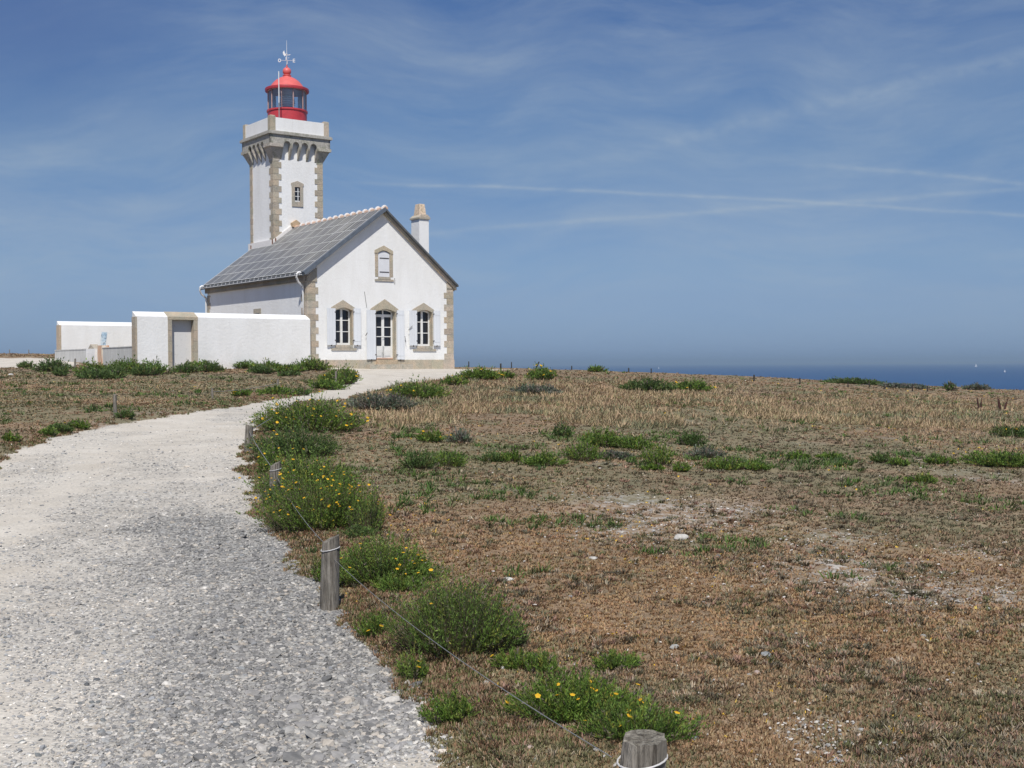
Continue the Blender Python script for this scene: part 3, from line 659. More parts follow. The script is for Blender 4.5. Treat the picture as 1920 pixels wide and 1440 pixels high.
# machicolation: per face a plate with four arches carried by wedge corbels
OV = .33
def face_pts(face, s, o, z):
    # s along the face from its left end, o outward
    if face == 'f': return (TU0+s, TV0-o, z)
    if face == 'l': return (TU0-o, TV1-s, z)
    if face == 'r': return (TU1+o, TV0+s, z)
    return (TU1-s, TV1+o, z)
TWd = TU1-TU0
corb = MB(); soff = MB()
arch_w = .40; c0 = .47; step = (TWd-2*c0+.11)/4
for face in 'flrb':
    outer = [(-OV, 13.50)]
    for k in range(4):
        a0 = c0+k*step; a1 = a0+step-.11; r_ = (a1-a0)/2
        outer += [(a0+r_-math.cos(math.pi*q/10)*r_, 13.50+math.sin(math.pi*q/10)*r_*1.25) for q in range(11)]
    outer += [(TWd+OV, 13.50), (TWd+OV, 14.07), (-OV, 14.07)]
    v_, f_ = plate(outer, [], 0)
    corb.add([face_pts(face, p, OV, q) for p, _, q in v_], f_, .93)
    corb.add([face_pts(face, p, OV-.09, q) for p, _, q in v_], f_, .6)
    m = len(outer)
    for i in range(m): a, c = outer[i], outer[(i+1) % m]; corb.add([face_pts(face, a[0], OV, a[1]), face_pts(face, c[0], OV, c[1]), face_pts(face, c[0], OV-.09, c[1]), face_pts(face, a[0], OV-.09, a[1])], [(0, 1, 2, 3)], .9)
    # corbels
    for k in range(5):
        a, c = (c0+(k)*step-.11, c0+(k)*step) if k else (c0-.11, c0)
        prof = [(0, 12.78), (OV-.02, 13.38), (OV+.01, 13.5), (OV+.01, 13.52), (0, 13.52)]
        vs = [face_pts(face, a, o, z) for o, z in prof]+[face_pts(face, c, o, z) for o, z in prof]
        corb.add(vs, [(0, 1, 2, 3, 4), (9, 8, 7, 6, 5), (0, 5, 6, 1), (1, 6, 7, 2), (2, 7, 8, 3)], tn(.9, 1.1))
# corner corbels
for cu, cv, su, sv in ((TU0, TV0, -1, -1), (TU1, TV0, 1, -1), (TU0, TV1, -1, 1), (TU1, TV1, 1, 1)):
    def cc(o, z, inn): 
        return [(cu+su*o, cv+sv*o, z), (cu-su*inn, cv+sv*o, z), (cu-su*inn, cv-sv*inn, z), (cu+su*o, cv-sv*inn, z)]
    L = cc(.03, 12.72, .36)+cc(.03, 12.8, .36)+cc(OV-.03, 13.38, .40)+cc(OV+.05, 13.40, .42)+cc(OV+.05, 13.56, .42)
    fs = [(3, 2, 1, 0)]+[(i*4+k, i*4+(k+1) % 4, (i+1)*4+(k+1) % 4, (i+1)*4+k) for i in range(4) for k in range(4)]+[(16, 17, 18, 19)]
    corb.add(L, fs, tn(.85, 1.0))
corb.build('corbels', GRANL, light, GZ)
b = MB(); e = OV+.10
b.box(TU0-e, TU1+e, TV0-e, TV1+e, 14.07, 14.20, .95); b.box(TU0-e+.05, TU1+e-.05, TV0-e+.05, TV1+e-.05, 14.20, 14.25, 1.0); b.build('gallery_slab', GRANL, light, GZ)
pi_, th = OV-.06, .22
b = MB(); PT = 14.98
for (x0, x1, y0, y1) in ((TU0-pi_, TU1+pi_, TV0-pi_, TV0-pi_+th), (TU0-pi_, TU1+pi_, TV1+pi_-th, TV1+pi_), (TU0-pi_, TU0-pi_+th, TV0-pi_+th, TV1+pi_-th), (TU1+pi_-th, TU1+pi_, TV0-pi_+th, TV1+pi_-th)): b.box(x0, x1, y0, y1, 14.25, PT)
b.build('parapet', WALL, light, GZ)
for cu in (TU0-pi_-.02, TU1+pi_-.29):
    for cv in (TV0-pi_-.02, TV1+pi_-.29): b = MB(); b.box(cu, cu+.31, cv, cv+.31, 14.25, 15.05, tn(.95, 1.1)); b.box(cu+.02, cu+.29, cv+.02, cv+.29, 15.05, 15.08, 1.5); b.build('parapet_pier', GRAN, light, GZ)
# slit window in the tower face
tw = MB(); wu0, wu1, wz0, wz1 = 3.93, 4.60, 10.30, 11.62
pt = [(wu0, wz0), (wu1, wz0), (wu1, wz1-.18), (wu1+.04, wz1-.16), (wu1+.04, wz1-.06), ((wu0+wu1)/2, wz1+.08), (wu0-.04, wz1-.06), (wu0-.04, wz1-.16), (wu0, wz1-.18)]
hole = [(4.10, 10.56), (4.42, 10.56), (4.42, 11.36), (4.10, 11.36)]
v_, f_ = plate(pt, [hole], TV0-.05); tw.add(v_, f_, 1.0)
for i in range(len(pt)): a, c = pt[i], pt[(i+1) % len(pt)]; tw.add([(a[0], TV0-.05, a[1]), (c[0], TV0-.05, c[1]), (c[0], TV0, c[1]), (a[0], TV0, a[1])], [(0, 1, 2, 3)])
for i in range(4): a, c = hole[i], hole[(i+1) % 4]; tw.add([(a[0], TV0-.05, a[1]), (c[0], TV0-.05, c[1]), (c[0], TV0-.005, c[1]), (a[0], TV0-.005, a[1])], [(0, 1, 2, 3)], .8)
tws = tw.build('window_surround', GRAN, light, GZ)
b = MB(); b.box(4.10, 4.42, TV0-.012, TV0-.004, 10.56, 11.36); b.build('glass', GLASSD, tws, GZ)
b = MB(); b.box(4.28, 4.32, TV0-.03, TV0-.012, 10.56, 11.3); b.box(4.12, 4.40, TV0-.03, TV0-.012, 10.56, 10.62); b.box(4.12, 4.40, TV0-.028, TV0-.012, 10.84, 10.87); b.box(4.12, 4.40, TV0-.028, TV0-.012, 11.1, 11.13); b.build('window_bars', WOOD_W, tws, GZ)
# flashing where tower meets roof, ridge stone
b = MB()
b.prism([(2.66, rz_(2.66)+.02), (RU, RZ+.02), (RU, RZ+.26), (2.66, rz_(2.66)+.24)], TV0-.06, TV0+.02, 'v')
b.box(TU0-.14, TU0+.01, TV0-.06, TV1+.05, rz_(TU0-.1)-.12, rz_(TU0)+.20); b.build('roof_flashing', MORT, light, GZ)
b = MB(); b.prism([(RU-.22, RZ+.0), (RU+.22, RZ+.0), (RU+.26, RZ+.22), (RU, RZ+.40), (RU-.26, RZ+.22)], TV0-.22, TV0-.01, 'v', (1.2, 1.0, .8)); b.build('ridge_stone', GRAN, light, GZ)
b = MB(); b.tube([(TU0-.14, TV0-.1, 8.05), (TU0-.14, TV0-.1, 8.45)], .03, 6); b.tube([(TU0+.06, TV0-.1, 8.15), (TU0+.06, TV0-.1, 8.5)], .03, 6); b.tube([(TU0-.16, TV1-.35, 7.95), (TU0-.16, TV1-.35, 8.3)], .03, 6); b.build('vent_pipes', RUST, light, GZ)
# lantern
cx, cy = TC
b = MB(); b.lathe([(1.08, 14.2), (1.08, 15.66), (1.13, 15.68), (1.13, 15.76), (1.06, 15.78)], 40, cx, cy); drum = b.build('lantern_base', RED, light, GZ, smooth=30)
b = MB()
for k in range(10):
    a = 2*math.pi*(k+.30)/10; b.tube([(cx+1.04*math.cos(a), cy+1.04*math.sin(a), 15.76), (cx+1.04*math.cos(a), cy+1.04*math.sin(a), 16.84)], .035, 6, 1.0)
mull = b.build('glazing_bars', mat('bar_paint', m_paint((.45, .30, .28), .2), .5, .4), light, GZ)
gm = bpy.data.materials.new('lantern_glass'); gm.use_nodes = True; gm.node_tree.nodes.clear(); n = NT(gm.node_tree)
t_ = n.n('ShaderNodeBsdfTransparent', {0: (.93, .96, .97, 1)}); g_ = n.n('ShaderNodeBsdfGlossy', {0: (.9, .9, .9, 1), 1: .22}); fr = n.n('ShaderNodeFresnel', {0: 1.5})
mm = n.n('ShaderNodeMixShader', {0: n.math('ADD', n.math('MULTIPLY', fr.outputs[0], .8), .12), 1: t_.outputs[0], 2: g_.outputs[0]}); n.n('ShaderNodeOutputMaterial', {0: mm.outputs[0]})
b = MB(); K = 20; vs = [(cx+1.03*math.cos(2*math.pi*(k+.3*2)/K), cy+1.03*math.sin(2*math.pi*(k+.3*2)/K), z) for z in (15.77, 16.84) for k in range(K)]; b.add(vs, [(k, (k+1) % K, K+(k+1) % K, K+k) for k in range(K)]); b.build('lantern_panes', gm, light, GZ)
b = MB(); b.lathe([(.18, 15.3), (.18, 15.8), (.30, 15.9), (.40, 16.1), (.42, 16.3), (.38, 16.5), (.25, 16.65), (.1, 16.7)], 20, cx, cy)
for i in range(6): z = 15.95+i*.12; b.lathe([(.43-.06*abs(i-2.5)/2.5, z), (.46-.06*abs(i-2.5)/2.5, z+.02), (.43-.06*abs(i-2.5)/2.5, z+.04)], 20, cx, cy, .7)
b.build('optic', mat('optic_glass', lambda n, g: (n.mix(1.0, (.66, .71, .71), vcol(n), 'MULTIPLY'), None), .15, .8), light, GZ, smooth=40)
b = MB(); b.lathe([(1.06, 16.86), (1.20, 16.82), (1.22, 16.90), (1.20, 16.98), (1.06, 17.02)], 48, cx, cy, .8); rim = b.build('dome_rim', RED, light, GZ, smooth=35)
prof = [(1.07, 17.0), (.97, 17.04), (.90, 17.13), (.80, 17.27), (.66, 17.42), (.48, 17.55), (.30, 17.635), (.22, 17.66), (.21, 17.70), (.24, 17.72), (.24, 17.75), (.17, 17.78)]
b = MB(); b.lathe(prof, 48, cx, cy)
b.lathe([(.17, 17.77)]+[(.235*math.sin(a), 17.97-.235*math.cos(a)) for a in [math.pi*k/12 for k in range(2, 12)]]+[(.06, 18.22), (.02, 18.36)], 24, cx, cy); b.build('dome', REDD, light, GZ, smooth=35)
b = MB(); b.lathe([(1.05, 16.83), (1.05, 16.85)], 40, cx, cy, .8); b.build('lantern_ceiling', PVC, light, GZ)
# weather vane: rod, compass arms with letters, cockerel-like arrow; local frame turned so that the arm O-E shows across
vane = empty('weather_vane', (P0[0]+UA[0]*cx+VA[0]*cy, P0[1]+UA[1]*cx+VA[1]*cy, 18.3), .08)
tag(vane, 'white weather vane with letters O and E on the red lantern dome', 'weather vane')
b = MB(); b.tube([(0, 0, 0), (0, 0, .35), (0, 0, 1.4)], [.028, .02, .008], 6); b.lathe([(.02, .6), (.05, .63), (.02, .66)], 8); b.build('rod', PVC, vane)
b = MB(); b.tube([(-.32, 0, .28), (.32, 0, .28)], .011, 5); b.tube([(0, -.32, .28), (0, .32, .28)], .011, 5); b.build('compass_arms', PVC, vane)
b = MB()
K = 14
for k in range(K):
    a0, a1 = 2*math.pi*k/K, 2*math.pi*(k+1)/K
    q = lambda a, rx, rz: (-.40+rx*math.cos(a), .28+rz*math.sin(a))
    b.prism([q(a0, .085, .10), q(a1, .085, .10), q(a1, .045, .06), q(a0, .045, .06)], -.015, .015)
b.build('letter_o', PVC, vane)
b = MB(); b.box(.335, .37, -.015, .015, .18, .38); 
for z in (.18, .265, .35): b.box(.37, .46, -.015, .015, z, z+.03)
b.build('letter_e', PVC, vane)
b = MB(); b.box(-.015, .015, -.47, -.44, .2, .36); b.box(-.015, .015, .42, .45, .2, .36); b.build('letter_n_and_s', PVC, vane)
b = MB(); b.prism([(-.07, .55), (-.12, .50), (-.20, .62), (-.22, .74), (-.14, .84), (-.12, .74), (-.07, .66), (-.03, .63), (.0, .60)], -.01, .01); b.prism([(-.02, .56), (.10, .585), (.10, .555), (.23, .62), (.12, .62), (.12, .60), (-.02, .61)], -.01, .01)
b.prism([(.08, .42), (.13, .47), (.12, .40)], -.01, .01); b.build('arrow', PVC, vane)
# aerial on the gallery
b = MB(); q = (3.25, TV0+.05); b.tube([(q[0], q[1], 14.3), (q[0], q[1], 15.85)], .03, 6, .35); b.tube([(q[0], q[1], 15.75), (q[0], q[1], 17.55)], .028, 6, 1.0)
an = b.build('aerial', PVC, None, 0, loc=(P0[0], P0[1], 0), rz=ROTZ); tag(an, 'thin white aerial rod standing on the lighthouse gallery in front of the lantern', 'aerial')

# ------------------------------------------------------------------ courtyard walls
cw = empty('courtyard_wall', (P0[0], P0[1], GZ), ROTZ)
tag(cw, 'tall white rendered courtyard wall with a granite framed gate, joined to the left corner of the house', 'wall')
WV0, WV1, WF, WB = -.30, .15, 3.72, 3.94
def capped(b, u0, u1, t=1.0): b.prism([(WV0, 1.2), (WV1, 1.2), (WV1, WB), (WV0, WF)], u0, u1, 'u', t)
b = MB(); capped(b, -5.43, -.0); b.build('wall', WALL, cw, GZ); b = MB(); capped(b, -8.14, -6.76); b.build('wall', WALL, cw, GZ)
b = MB()
z = 1.3
for i in range(5): b.box(-6.762, -6.58, WV0-.012, WV1, z, z+.452, tn()); b.box(-5.61, -5.428, WV0-.012, WV1, z, z+.452, tn()); z += .46
b.prism([(WV0-.015, 3.60), (WV1+.01, 3.60), (WV1+.01, WB+.02), (WV0-.015, WF+.01)], -6.77, -5.42, 'u', (1.05, 1, .92)); b.build('gate_surround', GRAN, cw, GZ)
b = MB(); z = 1.3
for i in range(5): b.box(-8.17, -8.10, WV0-.012, WV1+.01, z, z+.475, tn(.9, 1.05)); z += .482
b.build('end_stones', GRAN, cw, GZ)
b = MB(); b.box(-6.58, -5.61, .0, .05, 1.3, 3.60); gd = b.build('gate', mat('stained_white_gate', lambda n, g: (n.mix(n.ramp(n.noise(g, 5, 5, .7), [(.56, 0.0), (.68, .5)]), (.70, .69, .68), (.42, .41, .40)), None), .7, .2), cw, GZ)
b = MB(); b.box(-6.55, -6.5, -.02, .0, 2.3, 2.5); b.build('latch', IRON, gd, GZ)
rw = empty('rear_wall', (P0[0]+VA[0]*13+UA[0]*-4, P0[1]+VA[1]*13+UA[1]*-4, 1.8), ROTZ)
tag(rw, 'white wall with sloping cap at the far left, behind the low grey wall', 'wall')
b = MB(); b.prism([(0, -.6), (.45, -.6), (.45, 2.16), (0, 1.95)], -3.5, 3.6, 'u'); b.build('wall', WALL, rw)
b = MB(); z = -.5
for i in range(5): b.box(-3.53, -3.42, -.012, .46, z, z+.485, (1.1, 1.0, .92)); z += .49
b.build('end_stones', GRAN, rw)
b = MB(); b.add([(-1.40, -.012, .75), (-1.16, -.012, .85), (-1.06, -.012, 1.6), (-1.34, -.012, 1.62), (-1.42, -.012, 1.1)], [(0, 1, 2, 3, 4)]); b.add([(-1.40, -.004, .75), (-1.16, -.004, .85), (-1.06, -.004, 1.6), (-1.34, -.004, 1.62), (-1.42, -.004, 1.1)], [(4, 3, 2, 1, 0)])
b.build('painted_patch', POSTER, rw)
lw = empty('low_wall', (P0[0]+UA[0]*-7.8, P0[1]+UA[1]*-7.8, 1.6), ROTZ)
tag(lw, 'low grey cement wall with white and rust stained piers, between the two white walls at the left', 'wall')
def lwp(v, z): return z-1.6
b = MB(); b.box(0, .25, .16, 5.2, -.4, .84); b.box(0, .25, 7.5, 12.8, -.3, .82); b.box(-.02, .27, 7.5, 12.8, .82, .86); b.box(-.02, .27, .16, 5.2, .84, .88); b.build('wall', CONC, lw)
b = MB(); b.box(-.05, .35, 6.2, 7.5, -.4, .84); b.build('pier', WALL, lw)
b = MB(); b.prism([(6.35, .84), (7.3, .84), (6.9, 1.06)], -.02, .3, 'u'); b.build('cap_stone', GRAN, lw)
b = MB(); b.box(-.03, .3, 5.2, 5.85, -.4, .98); b.build('stained_pier', STAIN, lw)

# ------------------------------------------------------------------ posts and wires
def post_mesh(h, r, seed, slant=.12, n=18, lean=(0, 0), sink=.1):
    rr = random.Random(seed); ang = [2*math.pi*k/n for k in range(n)]; irr = [1+rr.uniform(-.07, .07) for _ in ang]; b = MB()
    lv = [-sink, h*.05, h*.3, h*.6, h*.85, h*.93, h]; vs = []
    sa = {1: 1.3, 2: .2, 3: .3}.get(seed, rr.uniform(0, 6.28))
    for i, z in enumerate(lv):
        k = (1.0-.10*max(z, 0)/h)*(1 if i < 6 else .96)
        for a, q in zip(ang, irr):
            zz = z+(slant*r*2*math.cos(a-sa) if i >= 5 else 0)+(rr.uniform(-.004, .004) if i == 6 else 0); qq = r*k*(q+rr.uniform(-.015, .015))
            vs.append((qq*math.cos(a)+lean[0]*z, qq*math.sin(a)+lean[1]*z, zz))
    m = len(lv); vs.append((lean[0]*h, lean[1]*h, h-.003))
    fs = [(i*n+k, i*n+(k+1) % n, (i+1)*n+(k+1) % n, (i+1)*n+k) for i in range(m-1) for k in range(n)]; b.add(vs, fs, 1.0)
    top = [((m-1)*n+k, (m-1)*n+(k+1) % n, m*n) for k in range(n)]
    for f in top: b.F.append(f); b.T.append((1.25, 1.25, 1.2))
    return b
def ring(h, r, lean, z, tilt=.0):
    b = MB(); pts = [((r+.004)*math.cos(a)+lean[0]*z, (r+.004)*math.sin(a)+lean[1]*z, z+tilt*math.cos(a-.4)) for a in [2*math.pi*k/20 for k in range(21)]]; b.tube(pts, .003, 6, 1.0, caps=False); return b
def post(x, y, z, h, r, label, seed=0, lean=(0, 0), slant=.12, loop=False, group='wooden fence posts along the path', m=None):
    o = empty('fence_post', (x, y, z)); tag(o, label, 'fence post', group)
    post_mesh(h, r, seed, slant, 18 if loop else 10, lean).build('post', m or WOOD, o, smooth=50)
    if loop: ring(h, r*.93, lean, h*.86, .012).build('wire_loop', WIREL, o)
    return o
g2 = gp(617, 1143); g4 = gp(465, 851)
Z1 = 3.5; x1 = (1200-CX)/F*Z1; z1 = float(ground_z(np.array([x1]), np.array([Z1]))[0])
NP = [(x1-.035, Z1, z1, .505-z1, .074, (.10, .03), .04), (g2[0], g2[1], g2[2]-.0, .45, .060, (.03, .0), .19)]
y3 = 12.3; x3 = (513-CX)/F*y3; z3 = float(H(x3, y3)); y4, x4, z4 = g4[1], g4[0], g4[2]
NP += [(x3, y3, z3, .60-z3, .058, (.03, 0), .22), (x4, y4, z4, .40, .062, (.06, 0), .15)]
labs = ['weathered wooden post cut off by the bottom edge of the photo, wire loop round it', 'grey wooden post with bright wire loop and slanted top beside the foreground gravel',
        'grey wooden post standing in green leaves and yellow flowers at the bend of the path', 'leaning wooden post on the sandy edge left of the big flowering bush']
for i, p in enumerate(NP): post(p[0], p[1], p[2], p[3], p[4], labs[i], i+1, p[5], p[6], i < 3)
def top(i, f=.84): p = NP[i]; return (p[0]+p[5][0]*p[3]*f, p[1]-p[4]*.0, p[2]+p[3]*f)
def wire(a, c, sag, label, r=.0042):
    b = MB(); a, c = Vector(a), Vector(c); pts = []
    for k in range(25): t = k/24; p = a.lerp(c, t); p.z -= sag*4*t*(1-t); pts.append(p)
    b.tube(pts, r, 5); o = b.build('fence_wire', WIRE); tag(o, label, 'wire', 'fence wires between the posts'); return o
a1 = (NP[0][0]-.05, NP[0][1]+.03, top(0, .86)[2]); a2 = (NP[1][0]+.045, NP[1][1]-.05, top(1, .72)[2])
wire(a1, a2, .05, 'grey fence wire crossing the bushes between the two nearest posts', .0017)
wire((NP[1][0]-.02, NP[1][1]+.05, NP[1][2]+.40), (NP[2][0]+.03, NP[2][1]-.03, top(2, .7)[2]), .05, 'grey fence wire from the slanted post to the post among yellow flowers', .0022)
wire((NP[2][0], NP[2][1]+.05, top(2, .8)[2]), (NP[3][0]+.03, NP[3][1]-.05, top(3, .8)[2]), .03, 'fence wire between the post in the leaves and the leaning post')
gw = gp(560, 775); wire((NP[3][0]+.05, NP[3][1]+.05, top(3, .85)[2]), (gw[0], gw[1], gw[2]+.3), .02, 'thin fence wire running from the leaning post into the flowering bush', .006)
far_posts = [(216, 787, 44, 5.6, 'stout dark post on the left verge of the path', 0), (398, 752, 22, 3, 'slim pale post in dry grass, left of the path bend', 0), (520, 741, 28, 3.4, 'pale grey post at the left edge of the path where it bends', .04),
 (630, 726, 27, 3.2, 'grey post at the green tip of the left field beside the path', 0), (612, 694, 18, 3, 'dark post in the green bushes in front of the house corner', 0), (517, 685, 12, 2.5, 'short post in the bushes in front of the courtyard wall, near its right end', 0),
 (462, 684, 11, 2.5, 'short post in the bushes in front of the middle of the courtyard wall', 0), (141, 693, 19, 3.0, 'post beside the low grey wall at the far left', 0),
 (939, 697, 12, 2.8, 'short dark post right of the gravel forecourt of the house', 0), (879, 691, 10, 1.6, 'thin post just right of the house corner', 0), (959, 691, 10, 1.6, 'thin upright post on the skyline between the forecourt and the leaning post', 0),
 (1004, 691, 12, 2.4, 'post on the skyline leaning steeply to the right', .45), (1072, 691, 6, 1.8, 'tiny post on the skyline left of the round green bush', 0), (1179, 697, 6, 2, 'small post on the skyline where the sea begins', 0),
 (1221, 702, 8, 1.8, 'small post on the skyline below the tiny sailing boat', 0), (1414, 717, 11, 2.6, 'dark post on the land edge against the sea, the leftmost of the clearly dark ones', 0), (1500, 723, 11, 2, 'thin post on the land edge right of the dark one against the sea', 0),
 (1590, 729, 10, 1.8, 'thin post below the dark scrub on the cliff edge, left one', 0), (1630, 729, 11, 2, 'thin post below the dark scrub on the cliff edge, second from its left', 0), (1658, 732, 9, 2, 'short post between the scrub and the thick right hand post', 0),
 (1711, 736, 13, 2.4, 'tall dark post towards the right end of the cliff fence', 0), (1739, 736, 9, 2.4, 'stubby grey post at the right end of the cliff fence', 0), (18, 664, 8, 1.3, 'thin stake on the brown ridge at the left edge of the photo', 0),
 (54, 662, 8, 1.3, 'thin stake on the brown ridge left of the white walls', 0)]
for i, (px, py, hp, wp, lab, ln) in enumerate(far_posts):
    x, y, z = gp(px, py); post(x, y, z, (hp+(2 if px > 700 else 0))*y/F+.03, max(.03, wp*y/F*.62), lab, 20+i, (ln, 0), group='wooden fence posts along the path' if px < 700 else 'wooden fence posts on the skyline', m=WOOD if px < 700 else DWOOD)
for (i, j, lab) in ((6, 5, 'thin fence wire between the two short posts before the courtyard wall'), (1, 2, 'thin fence wire between two pale posts left of the path'), (17, 18, 'thin fence wire under the scrub on the cliff edge')):
    pa, pc = far_posts[i], far_posts[j]; a, c = gp(pa[0], pa[1]), gp(pc[0], pc[1])
    wire((a[0], a[1], a[2]+pa[2]*a[1]/F*.8), (c[0], c[1], c[2]+pc[2]*c[1]/F*.8), .05, lab, .008)

# ------------------------------------------------------------------ plants
def leaves_mesh(base, tip_dir, L, Wd, cols, rs):
    """diamond leaves: base (n,3), dir (n,3) unit"""
    n = len(base); up_ = rs.normal(size=(n, 3)); side = np.cross(tip_dir, up_); side /= np.linalg.norm(side, axis=1)[:, None]+1e-9
    L = L[:, None]; Wd = Wd[:, None]
    V = np.stack([base, base+tip_dir*L*.5+side*Wd*.5, base+tip_dir*L, base+tip_dir*L*.5-side*Wd*.5], 1).reshape(-1, 3)
    Fc = np.arange(n*4).reshape(n, 4); return V, Fc, np.repeat(cols, 4, 0)
PALS = {'g': [(.115, .20, .038), (.15, .245, .045), (.21, .31, .06), (.10, .16, .038)], 'd': [(.085, .145, .04), (.11, .175, .05), (.135, .20, .065)],
        'y': [(.13, .22, .035), (.18, .27, .05), (.10, .18, .03)], 's': [(.14, .18, .12), (.18, .21, .16), (.10, .15, .08), (.22, .21, .18)]}
def bush(px0, px1, pyt, pyb, label, kind='g', flowers=0, stalks=.06, seed=0, cat='shrub', name='green_shrub', nden=1.0, group='green shrubs'):
    rs = np.random.default_rng(1000+seed); cx_ = (px0+px1)/2
    kw_ = 1.14 if pyb > 760 else 1.22; hw_ = (px1-px0)/2*kw_; px0, px1 = cx_-hw_, cx_+hw_
    x, y, z = gp(cx_, pyb); s = y/F; w_ = (px1-px0)*s; h = max((pyb-pyt)*s*.98, .06); 
    dep = min(w_*.8, 2.2); y += dep*.35; x = (cx_-CX)/F*y*1.0; x = x; z = float(ground_z(np.array([x]), np.array([y]))[0])
    s = y/F; w_ = (px1-px0)*s; ytop = EYE+ (683+ (960-cx_)*.0056 - pyt)*s; h = max((ytop-z)*1.08, .09)
    leafL = max(.020, .0022*y) ; leafW = max(.0048, .00075*y)
    area = w_*dep/.5
    ns = int(np.clip(1500*area/(max(y/6.5, 1)**1.45), 90, 2600)*nden)
    nl = 20 if y < 10 else (14 if y < 25 else 10)
    a = rs.uniform(0, 2*np.pi, ns); r = rs.uniform(0, 1, ns)**.55; ex, ey = w_/2, dep/2
    lump = .80+.50*vnoise(a*1.3+seed*3, r*2.2, 1.0, seed)+rs.normal(0, .05, ns)
    tx = r*np.cos(a)*ex*lump; ty = r*np.sin(a)*ey*lump
    hump = (1-.62*r**3.0)*(.66+.46*vnoise(tx/ex*2.4+7*seed, ty/ey*1.9, 1.0, seed+5))
    tz = h*np.clip(hump, .15, 1.12)*rs.uniform(.50, 1.0, ns); sp_ = rs.uniform(size=ns) < .30; tz[sp_] = tz[sp_]*rs.uniform(1.05, 1.45, sp_.sum()); out_ = rs.uniform(size=ns) < .10; kk = rs.uniform(1.05, 1.32, out_.sum()); tx[out_] *= kk; ty[out_] *= kk
    bx = tx*.62; by = ty*.62; gzv = (ground_z(x+bx, y+by)-z); tz = tz+gzv*.7
    tt = rs.uniform(.08, 1.0, (ns, nl)); tt.sort(1)
    P = np.stack([bx[:, None]+(tx-bx)[:, None]*tt**1.3, by[:, None]+(ty-by)[:, None]*tt**1.3, gzv[:, None]*(1-tt)+tz[:, None]*tt], -1)
    d = np.stack([(tx-bx), (ty-by), tz*.9+.02], -1); d /= np.linalg.norm(d, axis=1)[:, None]
    D = d[:, None]*.75+rs.normal(0, .50, (ns, nl, 3)); D[..., 2] += .35; D /= np.linalg.norm(D, axis=2)[..., None]
    pal = np.array(PALS[kind]); pc = pal[rs.integers(0, len(pal), ns)]*rs.uniform(.62, 1.12, (ns, 1)); ol = rs.uniform(size=ns) < .14; pc[ol] = pc[ol]*np.array([1.5, 1.05, 1.1])
    dry = rs.uniform(size=ns) < stalks; pc[dry] = np.array([(.20, .17, .13)])*rs.uniform(.6, 1.2, (dry.sum(), 1))
    C = pc[:, None]*rs.uniform(.75, 1.3, (ns, nl, 1))
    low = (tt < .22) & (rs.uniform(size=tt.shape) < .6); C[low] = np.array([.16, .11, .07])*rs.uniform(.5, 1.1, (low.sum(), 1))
    L = rs.uniform(.7, 1.3, (ns, nl))*leafL; Wd = rs.uniform(.7, 1.3, (ns, nl))*leafW
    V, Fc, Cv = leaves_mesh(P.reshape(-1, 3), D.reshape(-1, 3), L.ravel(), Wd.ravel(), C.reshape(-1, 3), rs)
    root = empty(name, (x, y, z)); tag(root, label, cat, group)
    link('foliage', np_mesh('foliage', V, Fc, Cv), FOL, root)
    # stems
    sw = max(.0022, .00025*y); e = np.stack([bx, by, gzv-.01], -1); t1 = np.stack([tx, ty, tz*.97], -1); ns2 = ns if y < 12 else ns//2
    e, t1 = e[:ns2], t1[:ns2]; ofs = np.array([[sw, 0, 0], [-sw*.5, sw*.8, 0], [-sw*.5, -sw*.8, 0]])
    V = np.stack([e+ofs[0], e+ofs[1], e+ofs[2], t1], 1).reshape(-1, 3); k = np.arange(ns2)[:, None]*4
    Fc = np.concatenate([k+[0, 1, 3], k+[1, 2, 3], k+[2, 0, 3]]); cc = np.repeat(np.array([[.13, .12, .07]])*rs.uniform(.6, 1.4, (ns2, 1)), 4, 0)
    link('stems', np_mesh('stems', V, Fc, cc), FOL, root)
    if flowers:
        flowers = int(flowers*1.7); fr_ = max(.0125, .0013*y); sel = rs.choice(ns, min(flowers, ns), replace=False); V = []; Fl = []; C = []
        sel2 = sel
        for i in sel2:
            c = np.array([tx[i], ty[i], tz[i]+.012]); nrm = np.array([rs.normal(0, .35), rs.normal(-.25, .3), 1.0]); nrm /= np.linalg.norm(nrm)
            a_ = np.cross(nrm, [1, 0, 0]); a_ /= np.linalg.norm(a_); b_ = np.cross(nrm, a_); R_ = fr_*rs.uniform(.7, 1.2); bi = len(V); V.append(c+nrm*R_*.25); col = np.array((.82, .50, .03))*rs.uniform(.8, 1.1)
            C.append(col*np.array([.85, .75, .6]))
            for q in range(10): rr_ = R_*(1 if q % 2 == 0 else .78); V.append(c+(a_*math.cos(q*.628)+b_*math.sin(q*.628))*rr_); C.append(col*rs.uniform(.9, 1.1))
            for q in range(10): Fl.append((bi, bi+1+q, bi+1+(q+1) % 10))
        link('flower_heads', np_mesh('flower_heads', np.array(V), np.array(Fl), np.clip(np.array(C), 0, 1)), FOL, root)
    return root
FB = 'flowering shrubs beside the path'
